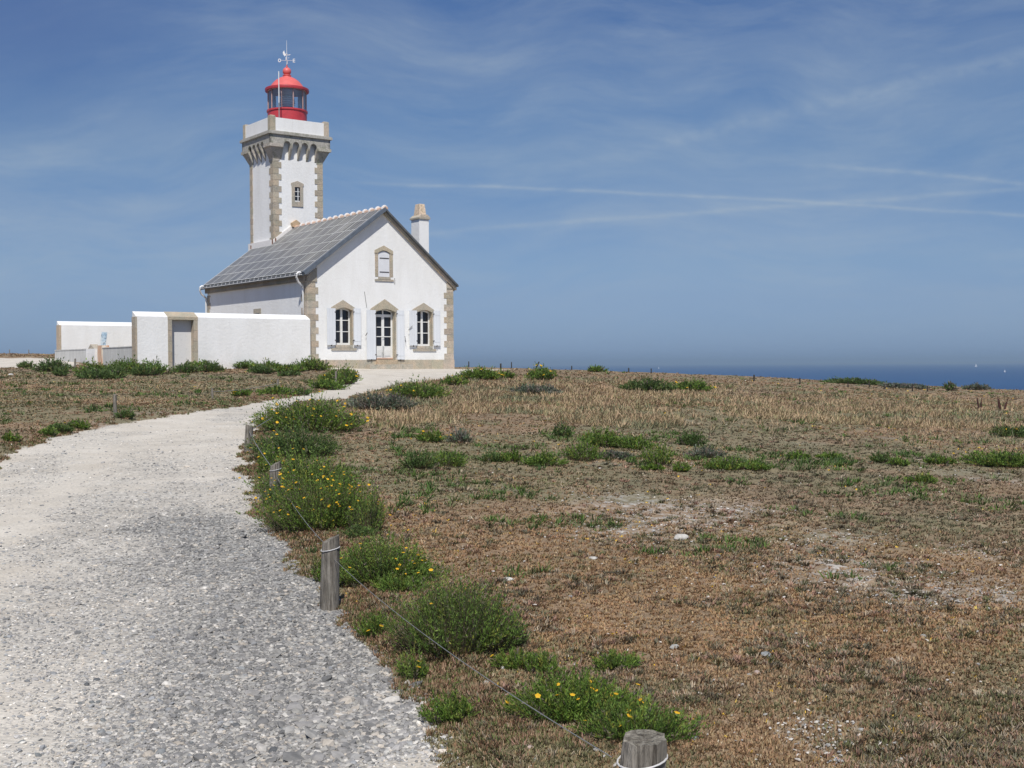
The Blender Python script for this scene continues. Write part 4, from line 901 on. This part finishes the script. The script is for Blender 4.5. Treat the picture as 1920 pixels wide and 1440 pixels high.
BUSH = [
 (492, 668, 752, 818, 'large green shrub dotted with yellow flowers at the inner bend of the path', 'g', 34),
 (476, 622, 798, 868, 'green shrub right behind the leaning post, almost without flowers', 'd', 5),
 (496, 655, 843, 938, 'dense green shrub between the two middle posts, few yellow heads', 'g', 10),
 (484, 536, 892, 955, 'dark small shrub hugging the foot of the post at the bend', 'd', 0),
 (500, 705, 882, 1008, 'green shrub with the most yellow flowers, between the looped posts beside the gravel', 'y', 60),
 (648, 722, 905, 1012, 'upright green shrub at the right flank of the most flowery shrub', 'g', 4),
 (615, 820, 1015, 1115, 'broad green shrub with a few large yellow flowers, right behind the slanted post', 'g', 13),
 (740, 965, 1090, 1252, 'biggest foreground shrub, upright dark green stems with grey dry spikes, crossed by the wire', 'g', 4),
 (930, 988, 1160, 1235, 'narrow dark green shrub against the right side of the biggest shrub', 'd', 0),
 (668, 735, 1150, 1203, 'low bright green plant at the gravel edge, left of the biggest shrub', 'y', 1),
 (742, 798, 1218, 1284, 'small green plant just below and left of the biggest shrub', 'g', 2),
 (795, 888, 1298, 1368, 'isolated green tuft at the corner of the gravel near the bottom', 'y', 0),
 (985, 1042, 1218, 1292, 'small green plant between the biggest shrub and the low shrub in front', 'g', 0),
 (1112, 1196, 1240, 1282, 'small flat green plant behind the low foreground shrub', 'g', 0),
 (962, 1190, 1268, 1382, 'low spreading green shrub with yellow heads left of the nearest post', 'y', 9),
 (1100, 1282, 1325, 1425, 'green shrub directly around and behind the nearest post', 'g', 4),
 (586, 625, 1040, 1095, 'little green plant left of the slanted post by the gravel', 'y', 0),
 (655, 775, 738, 775, 'grey-green spiky shrub across the path from the field tip', 's', 3),
 (735, 828, 714, 752, 'green shrub where the path narrows towards the house', 'g', 4),
 (828, 872, 705, 727, 'small round shrub beside the forecourt gravel', 'g', 2),
 (868, 934, 691, 716, 'green shrub with yellow flowers at the right end of the forecourt', 'y', 10),
 (930, 966, 697, 713, 'small green shrub behind the short dark post by the forecourt', 'g', 0),
 (990, 1040, 688, 716, 'green shrub with yellow top near the leaning skyline post', 'g', 8),
 (1104, 1132, 687, 700, 'round green shrub standing alone on the skyline', 'g', 0),
 (970, 1042, 722, 744, 'grey-green shrub in the dry grass below the yellow topped one', 's', 0),
 (745, 816, 845, 890, 'dark green shrub alone in the heath, nearest the flowery shrubs', 'd', 0),
 (815, 872, 840, 884, 'green shrub directly right of the dark one in the heath', 'g', 0),
 (780, 832, 808, 836, 'low green shrub in dry grass above the dark heath shrub', 'g', 3),
 (842, 886, 803, 838, 'grey-green upright shrub in dry grass, right of the low one', 's', 2),
 (902, 940, 848, 874, 'small dark shrub left of its paler twin in the middle heath', 'd', 0),
 (938, 982, 846, 876, 'small pale green shrub, right twin in the middle heath', 'y', 0),
 (984, 1058, 850, 884, 'low wide green shrub in front of the thin spiky plants', 'g', 0),
 (1034, 1072, 792, 826, 'spiky dark plant standing above the dry grass in the middle field', 'd', 0),
 (1060, 1124, 822, 872, 'leafy green shrub in the middle of the field row', 'g', 0),
 (1098, 1166, 803, 846, 'tall loose green shrub behind the leafy middle one', 'y', 0),
 (1150, 1222, 818, 850, 'flat green shrub continuing the row to the right of the middle', 'g', 0),
 (1208, 1262, 825, 882, 'upright green shrub in the field row, right of the flat one', 'g', 0),
 (1268, 1322, 806, 842, 'spiky shrub with tall stalks above the right field row', 'd', 0),
 (1262, 1292, 868, 894, 'small bright tuft in front of the upright shrub', 'y', 0),
 (1206, 1244, 870, 890, 'tiny bright tuft left of the other bright tuft', 'y', 0),
 (1326, 1396, 858, 890, 'bright green shrub at the front edge of the right field row', 'g', 0),
 (1396, 1440, 864, 892, 'ragged tuft right beside the bright field shrub', 'y', 0),
 (1168, 1262, 712, 738, 'long dark green shrub with white specks low on the far field', 'd', 0),
 (1262, 1328, 714, 736, 'bright green shrub right of the long dark one on the far field', 'g', 3),
 (1475, 1518, 848, 868, 'small shrub on reddish heath at right, left one of the pair', 'g', 0),
 (1534, 1580, 849, 868, 'small shrub on reddish heath at right, right one of the pair', 'g', 0),
 (1630, 1672, 850, 876, 'rounded green shrub with a narrower neighbour on its right', 'd', 0),
 (1668, 1704, 858, 882, 'narrow green shrub attached to the rounded one', 'g', 0),
 (1820, 1940, 846, 884, 'largest shrub at the right edge of the photo, low and wide', 'g', 0),
 (1865, 1940, 798, 826, 'dark shrub at the right edge above the largest one', 'd', 3),
 (1705, 1756, 888, 916, 'green tuft on bare heath below the rounded shrub', 'g', 0),
 (1735, 1790, 858, 878, 'small green plant left of the wide right edge shrub', 'g', 0),
 (72, 128, 675, 700, 'bushy shrub at the left with its foot on the white gravel terrace', 'd', 0),
 (100, 124, 688, 708, 'dark shrub just below the terrace shrub', 'd', 0),
 (35, 63, 677, 692, 'round dark shrub alone on the white terrace at the far left', 'd', 0),
 (150, 198, 678, 706, 'green shrub below the rust stained pier', 'g', 0),
 (190, 232, 684, 712, 'dark shrub right of the one below the stained pier', 'd', 0),
 (205, 262, 674, 702, 'wide green shrub against the foot of the low grey wall', 'g', 0),
 (262, 312, 676, 706, 'green shrub at the foot of the wall left of the gate', 'g', 0),
 (308, 352, 668, 694, 'taller shrub right in front of the gate', 'g', 0),
 (352, 402, 678, 698, 'low shrub at the right gate post', 'g', 0),
 (402, 440, 668, 690, 'shrub in front of the left part of the long white wall', 'd', 0),
 (438, 480, 676, 694, 'low shrub in front of the middle of the long white wall', 'g', 0),
 (480, 528, 678, 700, 'shrub beneath the short post before the long white wall', 'g', 0),
 (556, 612, 672, 698, 'big green shrub in front of the house corner quoins', 'g', 0),
 (612, 668, 684, 722, 'largest shrub at the green tip of the left field, by the forecourt', 'g', 3),
 (582, 642, 712, 732, 'low shrub along the path below the field tip', 'g', 0),
 (525, 560, 696, 708, 'small dark shrub in the dry left field', 'd', 0),
 (490, 545, 726, 744, 'low plants around the pale post at the path', 'g', 0),
 (548, 580, 728, 742, 'small shrub between the pale post and the field tip', 'd', 0),
 (432, 466, 730, 748, 'yellowish shrub left of the pale post', 'y', 5),
 (218, 252, 768, 790, 'shrub growing at the right foot of the stout dark post', 'd', 0),
 (92, 132, 792, 816, 'dark leafy plant with pale flowers on the left gravel edge', 'd', 2),
 (132, 164, 788, 808, 'bright plant right of the dark leafy one on the left gravel edge', 'y', 1),
 (76, 104, 800, 820, 'small plant left of the dark leafy one on the left gravel edge', 'g', 0),
 (6, 34, 812, 836, 'bright plant at the left edge of the photo near the gravel', 'y', 0),
 (196, 218, 700, 714, 'tiny dark shrub below the wide one at the low wall', 'd', 0),
 (248, 292, 684, 708, 'ragged shrub below the left corner stones of the gated wall', 'd', 0),
 (326, 372, 684, 702, 'spreading shrub below the taller one in front of the gate', 'd', 0),
 (374, 416, 680, 700, 'low shrub between the right gate post and the first shrub of the long wall', 'd', 0),
 (470, 512, 686, 704, 'flat dark shrub lower than its neighbours before the long wall', 'd', 0),
 (520, 566, 684, 700, 'shrub filling the gap left of the one before the house corner', 'g', 0),
 (600, 652, 700, 722, 'shrub below the largest one at the green tip', 'g', 0),
 (150, 210, 694, 714, 'wide ragged shrub lowest of the group below the low grey wall', 'd', 0),
 (1120, 1180, 846, 868, 'pale thin shrub below the flat one of the field row', 's', 0),
 (1290, 1350, 838, 866, 'grey-green shrub between the spiky one and the bright one of the right field row', 's', 0),
 (556, 650, 950, 1008, 'yellow-green low front of the most flowery shrub, spreading towards the slanted post', 'y', 3),
 (700, 792, 1080, 1128, 'low shrub bridging the broad shrub and the biggest one', 'g', 1),
 (925, 1004, 1232, 1280, 'straggly low shrub trailing from the biggest shrub towards the nearest post', 'y', 1),
 (480, 528, 826, 892, 'bright shrub at the gravel edge between the leaning post and the next one', 'y', 4),
 (640, 700, 985, 1022, 'low shrub closing the gap above the broad one behind the slanted post', 'd', 0)]
for i, t in enumerate(BUSH): bush(*t, seed=i, stalks=.16 if t[5] == 's' else (.12 if i in (0, 7) else .05))
# two dock plants with dark red stalks, dark dead bush on the edge
def dock(px, py, hp, lab, seed):
    x, y, z = gp(px, py); rr = random.Random(seed); o = empty('dock_plant', (x, y, z)); tag(o, lab, 'plant', 'dark red dock stalks in the dry grass'); h = hp*y/F
    b = MB(); c = MB()
    for k in range(3):
        dx = rr.uniform(-.18, .18); pts = [(dx*.3, 0, 0), (dx*.7, .02, h*.5), (dx+rr.uniform(-.05, .05), .03, h*rr.uniform(.8, 1))]; b.tube(pts, [.010, .009, .005], 5)
        for q in range(26): t = rr.uniform(.3, 1); p = Vector(pts[0]).lerp(Vector(pts[2]), t); r_ = rr.uniform(.015, .04)*(1.2-t*.8); c.add([(p.x-r_, p.y, p.z-r_), (p.x+r_, p.y-.01, p.z-r_), (p.x+r_*.6, p.y, p.z+r_*1.5), (p.x-r_*.6, p.y+.01, p.z+r_*1.4)], [(0, 1, 2, 3)], rr.uniform(.6, 1.2))
    b.build('stalks', DWOOD, o); c.build('seed_heads', mat('dock_seed', m_paint((.085, .035, .03), .3, 9), .8, .1), o)
dock(1838, 772, 29, 'dark red seeding dock with three stalks, the left one of two at the right edge', 1); dock(1878, 774, 31, 'dark red seeding dock, the right one of two at the right edge', 2)
bush(1774, 1792, 716, 735, 'dark twiggy shrub standing out against the sea on the cliff edge', 'd', 0, .5, 90)
bush(1812, 1850, 722, 733, 'low grey-green mound of scrub on the skyline at the right', 's', 0, .1, 91)
bush(1560, 1640, 711, 722, 'long dark scrub on the cliff edge above the fence', 'd', 0, .1, 92)
bush(1655, 1730, 721, 730, 'thin strip of scrub on the cliff edge between the fence posts', 's', 0, .1, 93)

# ------------------------------------------------------------------ ground cover: tufts sampled over the land
def tufts(n, seed, px_r, py_r, fn, name, label=None, vr=.2):
    rs = np.random.default_rng(seed); px = rs.uniform(*px_r, n); py = py_r[0]+(py_r[1]-py_r[0])*rs.uniform(0, 1, n)
    if px_r[1] > 2000:      # the land goes on to both sides of what the photograph shows
        m_ = n//4; px = np.concatenate([px, rs.uniform(2000, 3900, m_)]); py = np.concatenate([py, rs.uniform(*py_r, m_)])
    P, ok = gp_many(px, py); P = P[ok]
    s = SD(P[:, 0], P[:, 1]); keep, nb, hgt, wid, colr, spread = fn(P, s, rs); P = P[keep]; s = s[keep]; hgt, wid, colr, spread = hgt[keep], wid[keep], colr[keep], spread[keep]
    P[:, 2] = ground_z(P[:, 0], P[:, 1], s)-.004
    m = len(P); a = rs.uniform(0, 2*np.pi, (m, nb)); L = rs.uniform(.5, 1.15, (m, nb))*hgt[:, None]; sp = rs.uniform(.2, 1, (m, nb))*spread[:, None]
    bx = P[:, None, 0]+np.cos(a)*sp*.35; by = P[:, None, 1]+np.sin(a)*sp*.35; tx = P[:, None, 0]+np.cos(a)*sp+.12*hgt[:, None]; ty = P[:, None, 1]+np.sin(a)*sp
    b2 = a+rs.uniform(1, 2, a.shape); wx = np.cos(b2)*wid[:, None]*.5; wy = np.sin(b2)*wid[:, None]*.5; z = P[:, None, 2]
    V = np.stack([np.stack([bx+wx, by+wy, z+0*bx], -1), np.stack([bx-wx, by-wy, z+0*bx], -1), np.stack([tx-wx*.35, ty-wy*.35, z+L], -1), np.stack([tx+wx*.35, ty+wy*.35, z+L*.96], -1)], 2).reshape(-1, 3)
    Fc = np.arange(m*nb*4).reshape(-1, 4); c = colr[:, None]*rs.uniform(1-vr, 1+vr, (m, nb, 1)); C = np.repeat(c.reshape(-1, 3), 4, 0)
    o = link(name, np_mesh(name, V, Fc, np.clip(C, 0, 1)), FOL); tag(o, label, kind='stuff'); return o
BR = np.array([(.30, .19, .105), (.35, .24, .135), (.26, .175, .11), (.37, .28, .165), (.34, .205, .125), (.22, .19, .11), (.20, .20, .10), (.44, .37, .27)])
def heath(P, s, rs):
    x, y = P[:, 0], P[:, 1]; n = len(x); d = np.hypot(x, y)
    k = fbm(x, y, 1.3, 71, 3); k2 = fbm(x, y, .35, 72, 3); g = green_f(x, y); q = rs.integers(0, 5, n); col = BR[q]
    gg = rs.uniform(size=n) < np.clip(g*.9+sstep(.5, .62, k)*.32, 0, .9); col[gg] = BR[rs.integers(5, 7, gg.sum())]
    dark = rs.uniform(size=n) < sstep(.55, .7, k2)*.6; col[dark] = col[dark]*.72
    pale = rs.uniform(size=n) < .03; col[pale] = BR[7]
    yl = rs.uniform(size=n) < .003; col[yl] = (.75, .5, .06)
    col = col*(.72+.5*fbm(x, y, 3.2, 73, 3))[:, None]; lum = col.mean(1)[:, None]
    lo = fbm(x, y, .22, 74, 3); q1 = gp(1800, 965); dk = np.maximum(sstep(.50, .68, lo)*(y > 5.5), np.exp(-((x-q1[0])**2+(y-q1[1])**2)/9.0))[:, None]
    col = col*(1-.20*dk)+(lum*np.array([1.06, 1.0, .76])-col)*(.12+.28*dk)
    wm = sstep(.50, .40, lo)[:, None]*sstep(16, 10, d)[:, None]; col = col*(1+wm*np.array([.09, .04, -.03]))
    bare = bare_f(x, y); keep = (s < .03) & (rs.uniform(size=n) > bare*.92)
    h = (.007+.016*rs.uniform(size=n)**2)*(.6+.8*k)+.0005*d; wd = .0035+.0011*d; col = col*np.array([1.12, 1.09, 1.03]); return keep, 4, h, wd, np.clip(col, 0, .8), .012+.0022*d
tufts(190000, 5, (-180, 2100), (760, 1500), heath, 'low_heath', 'low reddish brown heath covering the dry ground')
tufts(60000, 6, (-180, 2100), (655, 770), heath, 'far_heath', 'reddish dry heath on the far ground up to the skyline')
def cushions(P, s, rs):
    x, y = P[:, 0], P[:, 1]; n = len(x); d = np.hypot(x, y); keep = (s < -.1) & (rs.uniform(size=n) < sstep(.42, .62, fbm(x, y, 1.7, 78, 3))) & (y < 30)
    pal = np.array([(.16, .13, .075), (.13, .135, .06), (.30, .20, .13), (.40, .33, .24), (.36, .22, .16), (.11, .09, .06), (.19, .18, .12)]); col = pal[rs.integers(0, 7, n)]*(.8+.4*rs.uniform(size=(n, 1)))
    return keep, 16, .012+.022*rs.uniform(size=n)+.0005*d, .0035+.0008*d, col, .030+.035*rs.uniform(size=n)+.002*d
tufts(15000, 15, (500, 2100), (800, 1500), cushions, 'heath_cushions', 'small dark and pale cushion plants dotted over the heath', vr=.3)
def grass(P, s, rs):
    x, y = P[:, 0], P[:, 1]; n = len(x); t = x/y; d = y
    right = (t > -.15)*sstep(21, 26, y+(fbm(x, y, .5, 81, 3)-.5)*9)*(1-sstep(43, 52, y+(fbm(x, y, .3, 82, 3)-.5)*12))
    red = ((t > .14) & (y > 21) & (y < 27)); right = right*(1-.8*red)
    left = (t < -.12)*sstep(24, 30, y)*(1-sstep(40, 48, y))*.35
    f = np.clip(right+left, 0, 1)*sstep(.30, .48, fbm(x, y, .45, 83, 4)); keep = (s < -.05) & (rs.uniform(size=n) < f)
    base = np.array([(.40, .30, .18), (.46, .35, .22), (.36, .27, .15), (.28, .25, .13), (.42, .29, .18)]); col = base[rs.integers(0, 5, n)]*(.7+.5*fbm(x, y, .8, 84, 3))[:, None]
    gr_ = rs.uniform(size=n) < sstep(.5, .65, fbm(x, y, .35, 85, 3))*.75; col[gr_] = (.21, .21, .12)
    return keep, 4, (.05+.13*rs.uniform(size=n)**1.8)*np.where(t < -.12, .6, 1), .0008*d, np.clip(col*1.1, 0, .8), .24+0*d
tufts(62000, 8, (-150, 2080), (690, 860), grass, 'dry_grass', 'tall pale dry grass waving across the middle of the field')
def greens(P, s, rs):
    x, y = P[:, 0], P[:, 1]; n = len(x); d = np.hypot(x, y); t = x/y
    cl_ = fbm(x, y, 1.1, 91, 3); band = np.exp(-((y-18.5)/3.0)**2)*(t > -.1)*.9+.35*(y > 26)+.25*(t < -.2)
    keep = (s < -.08) & (cl_ > .66-.09*band) & (rs.uniform(size=n) < .15+.5*band)
    pal = np.array([(.07, .13, .025), (.10, .16, .035), (.12, .15, .06), (.05, .09, .025)]); col = pal[rs.integers(0, 4, n)]
    return keep, 9, (.025+.035*rs.uniform(size=n)+.0011*d), .004+.0008*d, col*1.15, .05+.0045*d
tufts(60000, 9, (-150, 2080), (690, 1100), greens, 'small_green_plants', 'scattered small green tufts between the heath and the dry grass')
def fringe(P, s, rs):
    x, y = P[:, 0], P[:, 1]; n = len(x); d = np.hypot(x, y); keep = (s < .05) & (s > -.9) & (rs.uniform(size=n) < np.exp(-(s+.1)**2/.12)*.9) & (fbm(x, y, 3, 95, 3) > .42)
    pal = np.array([(.30, .19, .12), (.38, .27, .17), (.20, .19, .09), (.13, .16, .05), (.26, .15, .09)]); col = pal[rs.integers(0, 5, n)]
    return keep, 6, .010+.024*rs.uniform(size=n)**2+.0008*d, .0035+.0007*d, col, .03+.001*d
tufts(150000, 10, (380, 1300), (700, 1500), fringe, 'verge_grass', 'dry straw coloured tufts along the edge of the gravel')
tufts(50000, 11, (-200, 720), (700, 900), fringe, 'verge_grass', 'dry tufts along the far left edge of the gravel')
def dots(P, s, rs):
    x, y = P[:, 0], P[:, 1]; n = len(x); d = np.hypot(x, y); keep = (s < -.1) & (fbm(x, y, .7, 97, 2) > .5); col = np.tile(np.array([(.80, .52, .05)]), (n, 1)); wh = rs.uniform(size=n) < .35; col[wh] = (.8, .74, .62)
    return keep, 3, .010+.0007*d, .007+.0009*d, col, .012+.0015*d
tufts(1500, 12, (-100, 2050), (700, 1440), dots, 'tiny_wild_flowers', 'tiny yellow and cream wild flowers speckled over the heath')

# ------------------------------------------------------------------ stones
ico_v = []; 
phi = (1+5**.5)/2
ico_v = np.array([(-1, phi, 0), (1, phi, 0), (-1, -phi, 0), (1, -phi, 0), (0, -1, phi), (0, 1, phi), (0, -1, -phi), (0, 1, -phi), (phi, 0, -1), (phi, 0, 1), (-phi, 0, -1), (-phi, 0, 1)]); ico_v /= np.linalg.norm(ico_v[0])
ico_f = np.array([(0, 11, 5), (0, 5, 1), (0, 1, 7), (0, 7, 10), (0, 10, 11), (1, 5, 9), (5, 11, 4), (11, 10, 2), (10, 7, 6), (7, 1, 8), (3, 9, 4), (3, 4, 2), (3, 2, 6), (3, 6, 8), (3, 8, 9), (4, 9, 5), (2, 4, 11), (6, 2, 10), (8, 6, 7), (9, 8, 1)])
def pebbles(P, size, cols, rs):
    m = len(P); V = ico_v[None]*rs.uniform(.72, 1.15, (m, 12, 1)); sc3 = np.stack([rs.uniform(.75, 1.3, m), rs.uniform(.6, 1.0, m), rs.uniform(.32, .65, m)], -1)*size[:, None]; V = V*sc3[:, None]
    a = rs.uniform(0, 6.283, m); c, s = np.cos(a), np.sin(a); x = V[..., 0]*c[:, None]-V[..., 1]*s[:, None]; y = V[..., 0]*s[:, None]+V[..., 1]*c[:, None]
    tl = rs.normal(0, .25, m)[:, None]; zz = V[..., 2]+x*tl; V = np.stack([x, y, zz], -1)+P[:, None]; V[..., 2] += size[:, None]*.10
    Fc = (ico_f[None]+(np.arange(m)*12)[:, None, None]).reshape(-1, 3); return V.reshape(-1, 3), Fc, np.repeat(cols, 12, 0)
rs = np.random.default_rng(77)
n = 120000; px = rs.uniform(-150, 1000, n); py = 760+(1500-760)*rs.uniform(0, 1, n)**.9
P, ok = gp_many(px, py); P = P[ok]; s = SD(P[:, 0], P[:, 1]); g = gravelness(P[:, 0], P[:, 1])
clump = fbm(P[:, 0], P[:, 1], 5, 35, 3)
keep = (s > -.06) & (rs.uniform(size=len(P)) < np.clip(g*1.2+(clump-.54)*.8*(.3+g), .05, 1)); P = P[keep]; g = g[keep]; s = s[keep]
P[:, 2] = ground_z(P[:, 0], P[:, 1], s); d = P[:, 1]
size = (.0036+.0085*rs.uniform(size=len(P))**2.6)*(.6+.75*g)+.00050*d
pal = np.array([(.30, .305, .31), (.40, .40, .40), (.52, .52, .50), (.24, .245, .25), (.72, .71, .68), (.62, .58, .52), (.46, .465, .46)])
pw = np.array([.20, .24, .18, .10, .10, .08, .10]); cols_ = pal[rs.choice(7, len(P), p=pw/pw.sum())]*rs.uniform(.8, 1.2, (len(P), 1))*np.array([1.04, 1.0, .955])*(1.12-.42*g)[:, None]
bg = rs.uniform(size=len(P)) < .035; size[bg] = size[bg]*rs.uniform(1.5, 2.3, bg.sum())
dr_ = dist_right(P[:, 0], P[:, 1]); size = size*(1+1.3*(1-sstep(.15, 1.1, dr_))*(1-sstep(3.6, 6.5, d))*sstep(.4, .6, fbm(P[:, 0], P[:, 1], 1.6, 37, 2)))
V, Fc, C = pebbles(P, size, cols_, rs); tag(link('gravel', np_mesh('gravel', V, Fc, C), STONE), 'loose grey gravel strewn over the sandy path', kind='stuff')
n = 900; P, ok = gp_many(rs.uniform(-150, 900, n), rs.uniform(820, 1480, n)); P = P[ok]; s = SD(P[:, 0], P[:, 1]); P = P[s > .05]; P[:, 2] = ground_z(P[:, 0], P[:, 1])
cols_ = np.array([(.26, .265, .27), (.34, .345, .35), (.19, .20, .20), (.40, .40, .39)])[rs.integers(0, 4, len(P))]*rs.uniform(.85, 1.15, (len(P), 1))
V, Fc, C = pebbles(P, .010+.012*rs.uniform(size=len(P))**2+.0004*P[:, 1], cols_, rs); tag(link('loose_stones', np_mesh('loose_stones', V, Fc, C), STONE), 'grey stones bigger than the gravel lying loose on the path', kind='stuff')
n = 9000; px = rs.uniform(560, 2050, n); py = rs.uniform(860, 1480, n); P, ok = gp_many(px, py); P = P[ok]; s = SD(P[:, 0], P[:, 1]); b_ = bare_f(P[:, 0], P[:, 1])
keep = (s < -.02) & (rs.uniform(size=len(P)) < .05+b_*1.5); P = P[keep]; P[:, 2] = ground_z(P[:, 0], P[:, 1])+.006; d = P[:, 1]
size = .004+.009*rs.uniform(size=len(P))**3+.0005*d; cols_ = np.array([(.62, .58, .52), (.45, .44, .42), (.72, .68, .62), (.36, .35, .33)])[rs.integers(0, 4, len(P))]*rs.uniform(.8, 1.1, (len(P), 1))
V, Fc, C = pebbles(P, size, cols_, rs); tag(link('pale_chippings', np_mesh('pale_chippings', V, Fc, C), STONE), 'pale stone chips scattered in the heath', kind='stuff')
def stone(px, py, wp, asp, col, label, seed, rz=0.0, name='stone'):
    x, y, z = gp(px, py); z = float(ground_z(np.array([x]), np.array([y]))[0]); rs = np.random.default_rng(seed); r_ = wp*y/F/2
    bm = bmesh.new(); bmesh.ops.create_icosphere(bm, subdivisions=3, radius=1)
    for v in bm.verts:
        p = np.array(v.co); k = 1+.35*(fbm(p[0:1]*1.3+seed*9, p[1:2]*1.3+p[2:3]*2.1, 1.1, seed, 3)[0]-.5)
        for q in ((.7, .3, .55), (-.5, .6, .5), (.1, -.8, .6), (-.6, -.5, .3), (.0, .1, 1.0)):
            nq = np.array(q)/np.linalg.norm(q); dd = p@nq
            if dd > .82: k *= .82/dd
        v.co = Vector(p*k*np.array([r_*1.02, r_*asp, r_*.52]))
    me = bpy.data.meshes.new(name); bm.to_mesh(me); bm.free(); a = me.color_attributes.new('Col', 'FLOAT_COLOR', 'CORNER'); a.data.foreach_set('color', list((*col, 1))*len(me.loops))
    me.polygons.foreach_set('use_smooth', [True]*len(me.polygons)); me.set_sharp_from_angle(angle=R(28))
    o = link(name, me, STONE, None, (x, y, z+r_*.16), rz); tag(o, label, 'stone', 'larger loose stones'); return o
LG, MG, DG, PK, WH = (.42, .415, .39), (.30, .31, .31), (.13, .135, .14), (.48, .38, .33), (.54, .52, .48)
for i, t in enumerate([
 (953, 1103, 21, .6, WH, 'pale oblong stone in the heath right of the biggest shrub'), (1436, 1252, 24, .9, MG, 'big round grey stone in the lower middle of the heath'), (1277, 1025, 30, .6, WH, 'flat whitish stone in the centre of the heath'),
 (1112, 1060, 13, 1.6, WH, 'narrow white stone tilted upward in the heath'), (1264, 1234, 22, .6, LG, 'pale domed stone behind the low foreground plants'), (943, 1276, 15, .8, WH, 'white stone right below the biggest shrub'),
 (911, 1298, 19, .6, LG, 'flat light grey stone near the isolated green tuft'), (992, 1428, 21, .7, PK, 'pinkish stone at the bottom edge left of the nearest post'), (1732, 1210, 17, .7, LG, 'light stone at the right, larger of two side by side'),
 (1660, 1208, 12, .6, LG, 'small flat stone left of the light one at the right'), (1420, 1284, 19, .5, PK, 'flat pink stone below the big round grey one'), (1621, 1230, 10, .8, WH, 'small white pebble between the two light stones and the grey one'),
 (1617, 1395, 18, .6, LG, 'grey-white stone near the bottom right'), (1302, 1410, 25, .7, MG, 'flat slate grey stone right of the nearest post'), (1556, 1070, 13, .6, WH, 'white stone above the pale chip patch at the right'),
 (1844, 1050, 13, .7, WH, 'white stone near the right edge, lower one of two'), (1884, 1028, 11, .6, WH, 'white stone near the right edge, upper one of two'), (1126, 886, 8, 1.0, WH, 'small white stone just below the field shrubs'),
 (1346, 1057, 13, .7, DG, 'dark stone right of the centre of the heath'), (1070, 1133, 12, .7, MG, 'blue-grey stone in the heath behind the biggest shrub'), (1120, 1078, 10, .9, MG, 'small grey stone below the narrow tilted one'),
 (443, 1360, 17, .9, DG, 'dark green-grey stone on the gravel, the highest of the dark ones at the bottom middle'), (301, 1413, 26, .6, MG, 'largest grey stone lying on the gravel at the bottom'), (272, 1416, 14, .7, MG, 'grey stone touching the left of the largest gravel stone'),
 (192, 1375, 18, .6, MG, 'grey stone on pale sand, left one of three in a row'), (268, 1376, 16, .7, MG, 'grey stone on pale sand, right one of three in a row'), (163, 1284, 16, .6, DG, 'dark stone on the path, left one of a close pair'),
 (181, 1276, 15, .7, DG, 'dark stone on the path, right one of a close pair'), (453, 1255, 18, .6, MG, 'grey stone with flat top in the middle of the gravel'), (512, 1408, 26, .6, DG, 'broad dark grey stone on the coarse gravel at the bottom'),
 (345, 1266, 15, .6, MG, 'grey stone left of the flat topped one'), (384, 1296, 12, .6, DG, 'small dark stone below the flat topped ones on the path'), (110, 1332, 11, .8, DG, 'small dark stone on pale sand at the left'), (142, 819, 6, .8, DG, 'tiny dark stone on the far left of the path'), (20, 706, 10, .7, WH, 'white stone in the dry field at the left edge')]):
    stone(*t, seed=300+i, rz=(i*1.7) % 3 if i != 3 else .9)

# ------------------------------------------------------------------ sea haze
hm = bpy.data.materials.new('sea_haze'); hm.use_nodes = True; hm.node_tree.nodes.clear(); n = NT(hm.node_tree)
pv = n.n('ShaderNodeVolumePrincipled', {'Color': (.60, .79, .96, 1), 'Density': .00020, 'Anisotropy': .2}); ho = n.n('ShaderNodeOutputMaterial'); hm.node_tree.links.new(pv.outputs[0], ho.inputs['Volume'])
b = MB(); b.box(-21000, 21000, -60, 27000, -26, 40); tag(b.build('haze', hm), kind='stuff')
